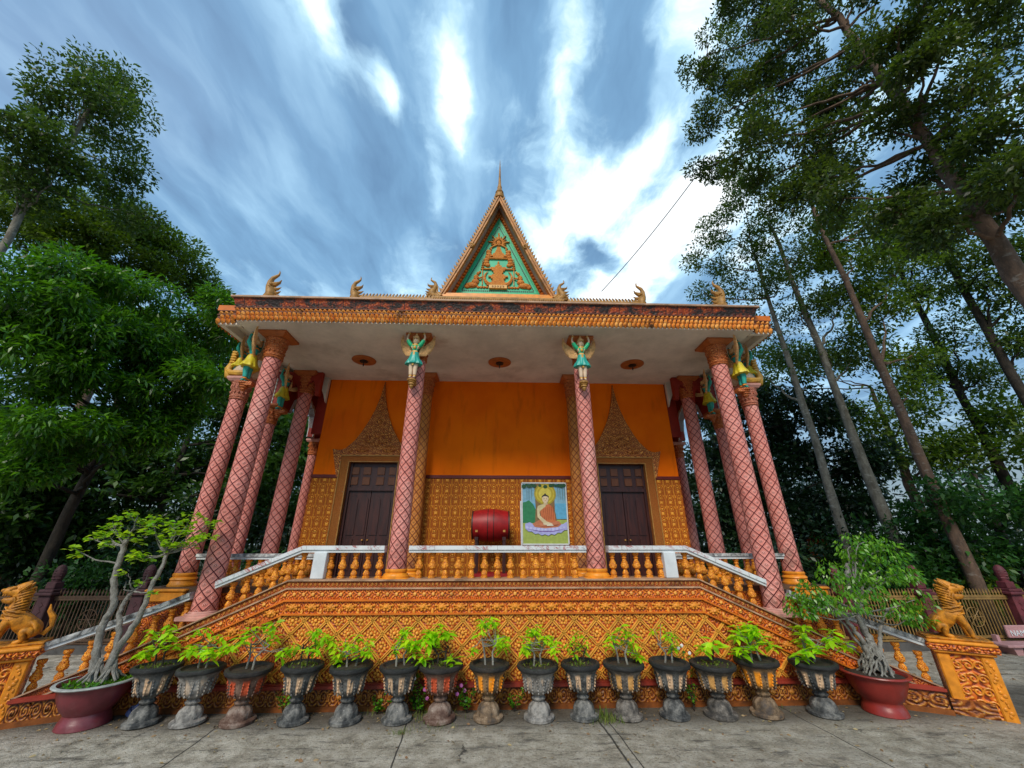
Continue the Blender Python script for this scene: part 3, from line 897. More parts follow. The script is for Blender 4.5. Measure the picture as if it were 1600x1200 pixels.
# --- porch ceiling and eaves
ZC = 5.11
b = TB(); b.box(-4.27, 4.27, 5.37, 14, ZC, ZC + .12); b.build('ceiling', M['ceil'])
for s_ in (-1, 1):
    xa, xb = sorted((4.272 * s_, 4.62 * s_))
    b = TB(); b.box(xa, xb, 5.47, 14, ZC + .12, ZC + .2)
    for q in ((xa, xb, 5.47, 5.53), (xa, xb, 6.55, 6.63), (xa, xb, 8.2, 8.28), (xa, xb, 10, 10.08), (xa, xb, 12, 12.08)):
        b.box(*q, ZC - .005, ZC + .118)
    xe = sorted((4.62 * s_, 4.54 * s_)); b.box(xe[0], xe[1], 5.532, 14, ZC - .003, ZC + .116)
    b.build('side_soffit', M['ceil'])
drop_n = 0
def drop_row(b, x0, x1, y, z, w, hgt, dy=.03):
    n = round((x1 - x0) / w)
    for k in range(n):
        x = x0 + (k + .5) * (x1 - x0) / n
        vs = [(x - w * .36, y, z + hgt), (x + w * .36, y, z + hgt), (x + w * .43, y, z + hgt * .42), (x, y, z), (x - w * .43, y, z + hgt * .42), (x, y - dy, z + hgt * .55), (x, y - dy * .7, z + hgt)]
        b.add(vs, [(0, 5, 6), (6, 5, 1), (1, 5, 2), (2, 5, 3), (3, 5, 4), (4, 5, 0)])
def drop_row_y(b, y0, y1, x, s_, z, w, hgt, dx=.03):
    n = round((y1 - y0) / w)
    for k in range(n):
        y = y0 + (k + .5) * (y1 - y0) / n
        vs = [(x, y - w * .46, z + hgt), (x, y + w * .46, z + hgt), (x, y + w * .4, z + hgt * .35), (x, y, z), (x, y - w * .4, z + hgt * .35), (x + dx * s_, y, z + hgt * .55), (x + dx * .7 * s_, y, z + hgt)]
        fs = [(0, 5, 6), (6, 5, 1), (1, 5, 2), (2, 5, 3), (3, 5, 4), (4, 5, 0)]
        if s_ > 0: fs = [tuple(reversed(f)) for f in fs]
        b.add(vs, fs)
def eave(x0, x1, y, zt, name, par=True):
    b = TB()
    b.box(x0, x1, y, y + (.3 if x1 - x0 > 1 else .012), ZC + .035, zt - .17); b.box(x0 - .008, x1 + .008, y - .014, y, ZC + .16, ZC + .176); b.box(x0 - .008, x1 + .008, y - .02, y, ZC + .235, ZC + .25)
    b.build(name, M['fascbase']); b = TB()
    drop_row(b, x0, x1, y - .012, ZC - .02, .074, .10, .055); drop_row(b, x0 + .037, x1 - .037, y - .004, ZC + .07, .074, .09, .05)
    drop_row(b, x0, x1, y, ZC + .175, .074, .058, .035)
    b.build('eave_drops', M['fascia'])
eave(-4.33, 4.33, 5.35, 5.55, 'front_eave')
b = TB(); vs = [(-4.33, 5.352, 5.355), (4.33, 5.352, 5.355), (4.38, 5.30, 5.52), (-4.38, 5.30, 5.52), (-4.33, 5.7, 5.355), (4.33, 5.7, 5.355), (4.38, 5.7, 5.52), (-4.38, 5.7, 5.52)]
b.add(vs, [(0, 1, 2, 3), (1, 5, 6, 2), (5, 4, 7, 6), (4, 0, 3, 7), (3, 2, 6, 7), (0, 4, 5, 1)]); drop_row(b, -4.33, 4.33, 5.345, 5.34, .11, .06, .02)
b.build('parapet', M['parapet'])
b = TB(); b.box(-4.41, 4.41, 5.27, 5.72, 5.52, 5.55); b.build('parapet_cap', M['ledge'])
for s_ in (-1, 1):
    xa, xb = sorted((4.335 * s_, 4.66 * s_))
    eave(xa, xb, 5.46, 5.52, 'corner_eave')
    b = TB(); X = 4.66 * s_; xi = sorted((4.66 * s_, 4.624 * s_))
    b.box(xi[0] + (.002 if s_ < 0 else 0), xi[1] - (0 if s_ < 0 else .002), 5.762, 14, ZC + .035, 5.36)
    drop_row_y(b, 5.5, 14, X, s_, ZC - .02, .085, .10); drop_row_y(b, 5.5, 14, X, s_, ZC + .06, .085, .10); drop_row_y(b, 5.5, 14, X, s_, ZC + .172, .085, .066)
    b.build('side_eave', M['fascia'])
    b = TB(); b.box(xa - .02, xb + .02, 5.44, 14, 5.36, 5.455); b.build('corner_eave_cap', M['orange'])
b = TB(); b.box(-4.3, 4.3, 5.72, 14, 5.24, 5.50); b.build('roof_slab', M['roof'])
# toothed ridge along the top of the front eave
for s_ in (-1, 1):
    b = TB(); xa, xb = sorted((1.16 * s_, 2.42 * s_))
    b.box(xa, xb, 5.46, 5.54, 5.55, 5.71)
    n = 22
    for k in range(n):
        x = xa + (k + .5) * (xb - xa) / n
        b.prism([(x - .02, 5.71), (x + .02, 5.71), (x + .018, 5.745), (x + .028 * -s_, 5.79), (x - .012, 5.745)], 5.48, 5.515)
    b.build('toothed_ridge', M['fgold'])

# --- gable
GX = -.06
def bb_half(z):                                       # half width of the bargeboard's outer edge at height z (slightly hollow curve)
    t = (8.40 - z) / (8.40 - 5.74)
    return 1.10 * (t ** 1.0) * (.93 + .07 * t * t) + .0
zs = [5.74 + (8.40 - 5.74) * k / 24 for k in range(25)]
b = TB()                                              # roof shell behind the bargeboards
for s_ in (-1, 1):
    for k in range(24):
        z0, z1 = zs[k], zs[k + 1]; a0, a1 = bb_half(z0), bb_half(z1)
        t = .07
        vs = [(GX + s_ * a0, 5.62, z0), (GX + s_ * a1, 5.62, z1), (GX + s_ * a1, 9.5, z1), (GX + s_ * a0, 9.5, z0),
              (GX + s_ * max(a0 - t, 0), 5.62, z0), (GX + s_ * max(a1 - t, 0), 5.62, z1), (GX + s_ * max(a1 - t, 0), 9.5, z1), (GX + s_ * max(a0 - t, 0), 9.5, z0)]
        fs = [(0, 1, 2, 3), (7, 6, 5, 4)]
        if s_ > 0: fs = [tuple(reversed(f)) for f in fs]
        b.add(vs, fs)
b.build('gable_roof', M['roofside'])
b = TB()
for s_ in (-1, 1):
    pts_o = [(GX + s_ * bb_half(z), z) for z in zs]; pts_i = [(GX + s_ * max(bb_half(z) - .085, 0.0), z) for z in zs]
    for k in range(24):
        q = [pts_o[k], pts_i[k], pts_i[k + 1], pts_o[k + 1]]
        if s_ > 0: q.reverse()
        b.prism(q, 5.575, 5.655)
        q2 = [(pts_o[k][0] - s_ * .02, pts_o[k][1]), (pts_o[k][0] - s_ * .045, pts_o[k][1]), (pts_o[k + 1][0] - s_ * .045, pts_o[k + 1][1]), (pts_o[k + 1][0] - s_ * .02, pts_o[k + 1][1])]
        if s_ > 0: q2.reverse()
        b.prism(q2, 5.555, 5.576)
b.build('bargeboards', M['barge'])
b = TB()
for s_ in (-1, 1):
    n = 34
    for k in range(n):
        z = 5.86 + (8.36 - 5.86) * (k + .5) / n; x = GX + s_ * bb_half(z)
        pts = [(x - .02 * s_, z - .035), (x + .035 * s_, z - .01), (x + .052 * s_, z + .028), (x + .058 * s_, z + .062), (x + .036 * s_, z + .035), (x - .01 * s_, z + .03)]
        if s_ < 0: pts.reverse()
        b.prism(pts, 5.59, 5.635)
    # curled ornament half way up
    cz = 6.98; cx = GX + s_ * (bb_half(cz) - .05)
    b.tube([(cx + .05 * math.cos(a) * (1 - a * .09), 5.56, cz + .05 * math.sin(a) * (1 - a * .09)) for a in [q * .6 for q in range(14)]], .014, 6)
b.build('roof_teeth', M['fgold'])
b = TB()
# tympanum: green triangle with carved borders
def tri(hw, zb, zt): return [(GX - hw, zb), (GX + hw, zb), (GX, zt)]
TB().prism(tri(1.03, 5.74, 8.27), 6.00, 6.10).build('gable_wall', M['orange'])
b = TB()
TB().prism(tri(.80, 6.10, 8.02), 5.985, 5.999).build('tympanum', M['mint'])
def tri_band(b, hw, zb, zt, th, y0, y1):
    sl = (zt - zb) / hw; L = math.hypot(1, sl); dzv = th * L   # inner triangle
    o_ = [(GX - hw, zb), (GX + hw, zb), (GX, zt)]; hw2 = hw - th - th * L / sl * 1.0; zb2 = zb + th
    zt2 = zt - dzv; hw2 = (zt2 - zb2) / sl
    i_ = [(GX - hw2, zb2), (GX + hw2, zb2), (GX, zt2)]
    for k in range(3):
        j = (k + 1) % 3; b.prism([o_[k], o_[j], i_[j], i_[k]], y0, y1)
b = TB(); tri_band(b, .98, 5.96, 8.24, .055, 5.93, 6.0); b.build('gable_border_outer', M['frame'])
b = TB()
for s_ in (-1, 1):
    n = 30
    for k in range(n):
        t = (k + .5) / n
        x = GX + s_ * .875 * (1 - t); z = 6.02 + (8.13 - 6.02) * t
        b.ell((x, 5.955, z), (.040, .028, .030), 6, 5)
for k in range(26):
    b.ell((GX - .86 + k * .0688, 5.95, 6.035), (.026, .02, .022), 6, 4)
b.build('gable_leaf_border', M['orange'], smooth=True)
b = TB(); tri_band(b, .79, 6.115, 7.97, .03, 5.975, 5.99); b.build('green_border', M['green'])
b = TB()
for s_ in (-1, 1):
    n = 42
    for k in range(n):
        t = (k + .5) / n; x = GX + s_ * .675 * (1 - t); z = 6.19 + (7.78 - 6.19) * t
        b.box(x - .009, x + .009, 5.979, 5.986, z - .014, z + .014)
for k in range(38):
    x = GX - .66 + k * .0357; b.box(x - .011, x + .011, 5.979, 5.986, 6.165, 6.192)
b.build('black_dentils', M['black'])
b = TB(); b.box(GX - 1.12, GX + 1.12, 5.56, 5.99, 5.80, 5.86); b.box(GX - 1.18, GX + 1.18, 5.545, 5.99, 5.74, 5.80); b.box(GX - 1.05, GX + 1.05, 5.60, 5.98, 5.86, 5.92); b.build('gable_sill', M['goldor'])
b = TB(); b.box(-1.2, 1.1, 5.45, 5.56, 5.55, 5.74)
for k in range(60): b.ell((-1.16 + k * .038, 5.448, 5.70), (.014, .012, .022), 6, 4)
b.build('gable_footing', M['fgold'])
TB().tube([(GX, 5.62, 8.30), (GX, 6.0, 8.22)], .035, 8).build('ridge_beam_end', M['ceil'])
# carved emblem in relief: radiant top, stacked pedestal bowl, crescent, guardians and plaque
b = TB(); Y = 5.975
def E(x, z, rx, rz, ry=.022): b.ell((GX + x, Y, z), (rx, ry, rz), 10, 6)
def Bx(x0, x1, z0, z1, d=.025): b.box(GX + x0, GX + x1, Y - d, Y + .012, z0, z1)
for k in range(13):
    a = PI / 2 + (k - 6) * .36; L = .22 if k % 2 == 0 else .16
    cx, cz = 0, 7.33
    p = (math.cos(a), math.sin(a)); nx, nz = -p[1] * .028, p[0] * .028
    b.prism([(GX + cx - nx, cz - nz), (GX + cx + p[0] * L, cz + p[1] * L * 1.2), (GX + cx + nx, cz + nz)][::1], Y - .022, Y + .01)
E(0, 7.33, .055, .075, .04); E(0, 7.45, .035, .06, .03); E(0, 7.55, .018, .05, .025)
for hw, z0, z1 in ((.030, 7.15, 7.22), (.045, 7.10, 7.15), (.06, 7.06, 7.10), (.09, 7.02, 7.06), (.13, 6.985, 7.02), (.085, 6.95, 6.985), (.16, 6.93, 6.952)): Bx(-hw * 1.25, hw * 1.25, z0, z1)
E(0, 6.83, .02, .05); E(0, 6.78, .035, .035)
for hw, z0, z1 in ((.05, 6.72, 6.76), (.12, 6.69, 6.72), (.22, 6.672, 6.69), (.10, 6.64, 6.672), (.075, 6.585, 6.64), (.06, 6.55, 6.585), (.095, 6.52, 6.55), (.15, 6.49, 6.52), (.11, 6.45, 6.49), (.085, 6.40, 6.45), (.10, 6.36, 6.40), (.13, 6.33, 6.36), (.17, 6.30, 6.33)): Bx(-hw * 1.25, hw * 1.25, z0, z1)
for s_ in (-1, 1):
    for k in range(6): E(s_ * (.21 + .025 * math.sin(k * 1.1)), 6.78 + k * .066, .056, .042, .035); E(s_ * (.265 - .01 * k), 6.80 + k * .066, .022, .03)
    E(s_ * .15, 7.19, .02, .05)
    pts = [(GX + s_ * (.06 + .20 * math.sin(a)), Y - .01, 6.48 - .19 * math.cos(a)) for a in [q * .22 for q in range(0, 12)]]
    b.tube(pts, [.03, .032, .034, .034, .033, .030, .027, .024, .020, .016, .011, .005], 6)
    # kneeling guardian with a staff parasol
    E(s_ * .50, 6.30, .12, .06, .045); E(s_ * .43, 6.38, .075, .06, .045); E(s_ * .42, 6.47, .05, .07, .04); E(s_ * .385, 6.575, .032, .036, .03); E(s_ * .35, 6.61, .022, .03, .02); E(s_ * .58, 6.27, .055, .045, .03)
    b.tube([(GX + s_ * .42, Y - .02, 6.52), (GX + s_ * .36, Y - .03, 6.44), (GX + s_ * .31, Y - .02, 6.47)], .018, 6)
    b.tube([(GX + s_ * .30, Y - .01, 6.30), (GX + s_ * .30, Y - .01, 6.70)], .009, 6)
    for k in range(5): E(s_ * .30, 6.68 + k * .045, .045 - k * .008, .014)
    E(s_ * .30, 6.91, .006, .04)
    for k in range(4): E(s_ * (.21 + k * .055), 6.255, .03, .026)
b.build('gable_emblem', M['emblem'], smooth=True)
b = TB(); b.box(GX - .17, GX + .17, 5.935, 5.985, 6.215, 6.288); b.build('plaque', M['gold'])
b = TB()
def stroke(pts, r=.0035): b.tube([(GX + x, 5.933, z) for x, z in pts], r, 5)
gx = -.115
for k in range(5):
    x = gx + k * .05
    stroke([(x, 6.265), (x + .008, 6.272), (x + .014, 6.26), (x + .008, 6.245), (x + .016, 6.232), (x, 6.232)])
    stroke([(x + .026, 6.268), (x + .026, 6.232), (x + .034, 6.236)])
    if k % 2: stroke([(x + .004, 6.225), (x + .014, 6.222)])
b.build('plaque_lettering', M['dredline'])
for o_ in list(kids[temple.name]):
    if o_.name in ('gable_wall', 'tympanum', 'gable_border_outer', 'gable_leaf_border', 'green_border', 'black_dentils', 'gable_emblem', 'plaque', 'plaque_lettering'): o_.location.y -= .11
# spire
b = TB(); b.lathe([(.085, 8.28), (.10, 8.34), (.07, 8.40), (.085, 8.43), (.055, 8.50), (.045, 8.56), (.05, 8.58), (.030, 8.66), (.022, 8.9), (.012, 9.2), (.002, 9.42)], 14, (GX, 5.62, 0)); b.build('spire', M['fgold'], smooth=True)

# --- flame-crested serpent finials on the roof edge
def naga(sx, scale=1.0, gable=False):
    b = MB()
    body = [(-.13, 0, .03), (-.06, 0, .06), (.01, 0, .12), (.0, 0, .20), (-.045, 0, .29), (-.06, 0, .38), (-.035, 0, .455), (.02, 0, .49), (.055, 0, .515), (.06, 0, .56), (.045, 0, .595)]
    b.tube(body, [.055, .075, .09, .085, .065, .045, .032, .024, .018, .012, .004], 10)
    b.ell((-.02, 0, .045), (.17, .06, .055), 12, 7); b.ell((-.14, 0, .06), (.065, .05, .06), 10, 6)
    b.tube([(.0, 0, .33), (.06, 0, .35), (.11, 0, .375), (.13, 0, .425)], [.045, .032, .02, .004], 8)
    for x, z, L in ((.05, .25, .11), (.07, .18, .10), (.08, .12, .08), (.08, .06, .06)):
        b.tube([(x - .03, 0, z), (x + L * .5, 0, z + .008), (x + L, 0, z + .04)], [.034, .022, .003], 7)
    for k in range(7): b.ell((.01 + .02 * math.sin(k), -.055, .07 + k * .04), (.03, .025, .02), 7, 5)
    for k in range(5): b.ell((-.07, 0, .12 + k * .055), (.035, .03, .02), 7, 5)
    o = b.build('serpent_finial', M['fgold'], temple, True)
    o.scale = (sx * scale, scale, scale)
    return o
for s_ in (-1, 1):
    for x, sc_ in ((3.93, 1.16), (2.50, 1.02)):
        o = naga(-s_, sc_); o.scale.x *= .82; o.location = (s_ * x - .02, 5.50 - 5.65, 5.545)
    o = naga(s_ if False else -s_, .9); o.scale = (s_ * .78, .9, .80); o.location = (GX + s_ * 1.15, 5.56 - 5.65, 5.74)
    o['label'] = 'many-headed serpent at the foot of the gable'
    b = MB()
    for k in range(3): b.tube([(s_ * (-.02 + k * .05), 0, .05), (s_ * (.06 + k * .045), 0, .14 - k * .02), (s_ * (.05 + k * .05), 0, .25 - k * .04), (s_ * (.08 + k * .05), 0, .32 - k * .05)], [.04, .03, .018, .003], 7)
    q = b.build('serpent_heads', M['fgold'], temple, True); q.location = (GX + s_ * 1.02, 5.56 - 5.65, 5.76)

# --- main wall with dado, doors and pediments
YW = 7.72
DO = [(-2.98, -2.02), (2.02, 2.98)]
b = TB()
for xa, xb in ((-3.68, -3.10), (-1.90, 1.90), (3.10, 3.68)): b.box(xa, xb, YW, YW + .18, 3.06, ZC + .0)
for xa, xb in DO: b.box(xa - .12, xb + .12, YW, YW + .18, 3.40, ZC)
b.build('orange_wall', M['wall'])
b = TB()
for s_ in (-1, 1):
    xa, xb = sorted((3.68 * s_, 3.50 * s_)); b.box(xa, xb, YW + .18, 13.8, 1.25, ZC)
b.box(-3.5, 3.5, 13.6, 13.8, 1.25, ZC)
b.build('rear_walls', M['wall'])
b = TB()
for xa, xb in ((-3.68, -3.10), (-1.90, 1.90), (3.10, 3.68)): b.box(xa, xb, YW - .012, YW + .18, 1.25, 3.0)
b.build('dado', M['dado'])
b = TB()
for xa, xb in ((-3.70, -3.10), (-1.90, 1.90), (3.10, 3.70)): b.box(xa, xb, YW - .03, YW + .18, 3.0, 3.06)
b.build('dado_rail', M['dredline'])
for xa, xb in DO:
    xc = (xa + xb) / 2; s_ = 1
    b = TB()
    for q in (-1, 1):
        x = xc + q * (.48 + .09); b.box(x - .09, x + .09, YW - .055, YW + .10, 1.25, 3.31)
    b.box(xc - .66, xc + .66, YW - .055, YW + .10, 3.31, 3.43)
    b.build('door_surround', M['frame'])
    b = TB()
    for q in (-1, 1):
        for dx in (.49, .655): b.box(xc + q * dx - .008, xc + q * dx + .008, YW - .068, YW - .054, 1.25, 3.32)
    b.box(xc - .67, xc + .67, YW - .07, YW - .054, 3.425, 3.445); b.box(xc - .48, xc + .48, YW - .068, YW - .054, 3.305, 3.32)
    b.build('surround_trim', M['fgold'])
    # door leaf set back in the opening
    fr = TB(); fr.box(xc - .48, xc + .48, YW + .06, YW + .12, 2.80, 3.31); fr.box(xc - .48, xc - .43, YW + .03, YW + .12, 1.25, 3.31); fr.box(xc + .43, xc + .48, YW + .03, YW + .12, 1.25, 3.31); fr.box(xc - .43, xc + .43, YW + .02, YW + .12, 2.76, 2.82)
    dframe = fr.build('door_frame', M['wood'])
    for i in range(4):
        for j in range(2):
            b = TB(); x = xc - .35 + i * .235 - (.02 if i < 2 else -.02) ; z = 2.87 + j * .20
            b.cbox(x - .075, x + .075, YW + .045, YW + .062, z, z + .155, .006); b.build('transom_panel', M['woodlt'])
    for q in (-1, 1):
        b = TB(); x0, x1 = sorted((xc + q * .006, xc + q * .43)); b.box(x0, x1, YW + .07, YW + .11, 1.25, 2.76)
        dl = b.build('door_leaf', M['wood'])
        b = TB()
        for i in range(2):
            px_ = x0 + .045 + i * .195
            pts = [(px_, 1.95), (px_ + .15, 1.95), (px_ + .15, 2.60), (px_ + .11, 2.64), (px_ + .075, 2.68), (px_ + .04, 2.64), (px_, 2.60)]
            b.prism(pts, YW + .055, YW + .0705); b.prism([(px_, 1.35), (px_ + .15, 1.35), (px_ + .15, 1.88), (px_, 1.88)], YW + .055, YW + .0705)
        p = b.build('door_panel', M['wood'], temple); p.parent = dl; p.location = (0, 0, 0); kids[temple.name].remove(p); kids.setdefault(dl.name, []).append(p)
        b = TB(); b.ell((xc + q * .05, YW + .045, 1.86), (.018, .02, .018), 8, 6); h_ = b.build('handle', M['fgold'], temple, True); h_.parent = dl
    # ogee pediment
    pts = [(-.80, 3.36), (-.70, 3.02), (-.655, 3.02), (-.655, 3.445), (.655, 3.445), (.655, 3.02), (.70, 3.02), (.80, 3.36), (.86, 3.57), (.74, 3.545), (.60, 3.58), (.44, 3.75), (.33, 3.93), (.20, 4.2), (.12, 4.43), (.055, 4.68), (.02, 4.9), (0, 5.06)]
    pts = pts + [(-x, z) for x, z in pts[-2:7:-1]]
    n = len(pts)
    b = TB()
    # ear strips, then body
    for q in (-1, 1):
        e = [(.657, 3.02), (.70, 3.02), (.80, 3.36), (.86, 3.57), (.74, 3.545), (.657, 3.56)]
        e = [(xc + q * x, z) for x, z in e]
        if q < 0: e.reverse()
        b.prism(e, YW - .05, YW - .002)
    body = [(-.655, 3.447), (.655, 3.447), (.655, 3.565), (.60, 3.58), (.44, 3.75), (.33, 3.93), (.20, 4.2), (.12, 4.43), (.055, 4.68), (.02, 4.9), (0, 5.06), (-.02, 4.9), (-.055, 4.68), (-.12, 4.43), (-.20, 4.2), (-.33, 3.93), (-.44, 3.75), (-.60, 3.58), (-.655, 3.565)]
    b.prism([(xc + x, z) for x, z in body], YW - .06, YW - .002)
    for q in (-1, 1):
        b.ell((xc + q * .27, YW - .06, 3.57), (.15, .03, .07), 12, 7); b.ell((xc + q * .27, YW - .075, 3.57), (.06, .03, .04), 10, 6); b.ell((xc + q * .50, YW - .06, 3.54), (.05, .02, .05), 8, 6)
        b.ell((xc + q * .24, YW - .06, 3.78), (.05, .025, .10), 8, 6); b.tube([(xc + q * .1, YW - .06, 3.68), (xc + q * .2, YW - .07, 3.72), (xc + q * .12, YW - .06, 3.85)], .018, 6)
    b.ell((xc, YW - .06, 3.72), (.07, .03, .10), 10, 7); b.ell((xc, YW - .06, 3.87), (.10, .03, .06), 10, 7); b.ell((xc, YW - .06, 4.15), (.055, .03, .055), 10, 7)
    for k in range(6): b.ell((xc, YW - .06, 4.32 + k * .09), (.055 - k * .008, .02, .018), 8, 5)
    b.build('door_pediment', M['pediment'], smooth=True)

# --- side arcades: dark red lintels with scalloped white edges
for s_ in (-1, 1):
    cols = [7.34, 9.15, 10.9, 12.7, 14.0]
    for k in range(4):
        ya, yb = cols[k] + .0, cols[k + 1]; cap = 4.33 if k == 0 else 4.11
        capb = 4.11
        pts = []
        n = 14
        # scalloped arch from a to b
        arch = []
        for i in range(n + 1):
            t = i / n; y = ya + .36 + (yb - ya - .72) * t
            z = 4.32 + .46 * (math.sin(PI * t) ** .5) + .035 * abs(math.sin(PI * t * 7))
            arch.append((y, z))
        poly_ = [(ya, cap), (ya + .36, cap)] + arch + [(yb - .36, capb), (yb, capb), (yb, ZC - .002), (ya, ZC - .002)]
        x0, x1 = 4.38 * s_, 4.50 * s_
        xx = sorted((x0, x1))
        vs = [(xx[0], y, z) for y, z in poly_] + [(xx[1], y, z) for y, z in poly_]
        m_ = len(poly_)
        fs = [tuple(range(m_)) if True else 0, tuple(range(2 * m_ - 1, m_ - 1, -1))]
        for i in range(m_):
            j = (i + 1) % m_; fs.append((i, m_ + i, m_ + j, j))
        b = TB(); b.add(vs, fs); b.build('arcade_lintel', M['redwall'])
        b = TB(); pa = [(ya + .355, cap)] + arch + [(yb - .355, capb)]
        ins = [(y + (.07 if i < m_ else 0) * (1 if i < len(pa) / 2 else -1) * 0, z) for i, (y, z) in enumerate(pa)]
        vs, fs = [], []
        yc = (ya + yb) / 2
        for (y, z) in pa:
            d = Vector((y - yc, z - 4.2)); d = d.normalized() * .075
            vs += [(4.365 * s_, y, z), (4.365 * s_, y + d.x, z + d.y), (4.515 * s_, y + d.x, z + d.y), (4.515 * s_, y, z)]
        for i in range(len(pa) - 1):
            a, c = i * 4, i * 4 + 4
            for q in range(4):
                r_ = (q + 1) % 4; fs.append((a + q, a + r_, c + r_, c + q))
        b.add(vs, fs); b.build('arcade_trim', M['white'])
    fr_ = [(3.70, 4.60), (3.78, 4.60), (3.80, 4.80), (3.86, 4.92), (3.93, 4.86), (4.02, 4.6), (4.10, 4.52), (4.14, 4.72), (4.20, 4.84), (4.28, 4.72), (4.36, 4.52), (4.38, 4.345), (4.72, 4.345), (4.72, 5.105), (3.70, 5.105)]
    b = TB(); b.prism([(x * s_, z) for x, z in fr_], 7.32, 7.42); b.build('cross_lintel', M['redwall'])
    b = TB()
    for k in range(7): b.ell((4.60 * s_, 7.31, 4.40 + k * .085), (.030, .02, .05), 9, 6)
    b.box(min(4.60 * s_, 4.72 * s_), max(4.60 * s_, 4.72 * s_), 7.30, 7.319, 4.345, 5.0); b.build('scalloped_edge', M['white'], smooth=True)
    # short bracket arch from the column to the wall corner
    b = TB(); xx = sorted((3.69 * s_, 3.90 * s_)); pts = [(3.69, 4.55), (3.74, 4.70), (3.82, 4.86), (3.90, 4.93), (3.90, ZC - .003), (3.69, ZC - .003)]
    pts = [(x * s_, z) for x, z in pts]
    if s_ > 0: pts = pts
    b.prism(pts, 7.62, 7.70); b.build('bracket_arch', M['ceil'])
    b = TB(); b.box(*xx, 7.74, 7.80, 3.9, ZC - .003); b.build('bracket_web', M['redwall'])
# --- ceiling roundels with fan hooks
for x in (-2.66, -.01, 2.64):
    b = TB(); b.lathe([(.225, ZC - .002), (.225, ZC - .014), (.18, ZC - .03), (.10, ZC - .032), (.09, ZC - .022)][::-1], 32, (x, 6.72, 0))
    r_ = b.build('ceiling_roundel', M['caporange'], smooth=True)
    b = TB(); b.lathe([(.075, ZC - .024), (.075, ZC - .040), (.03, ZC - .048), (.010, ZC - .05), (.007, ZC - .09), (.016, ZC - .10), (.010, ZC - .12), (.003, ZC - .14)][::-1], 16, (x, 6.72, 0))
    q = b.build('lamp_hook', M['black'], smooth=True)
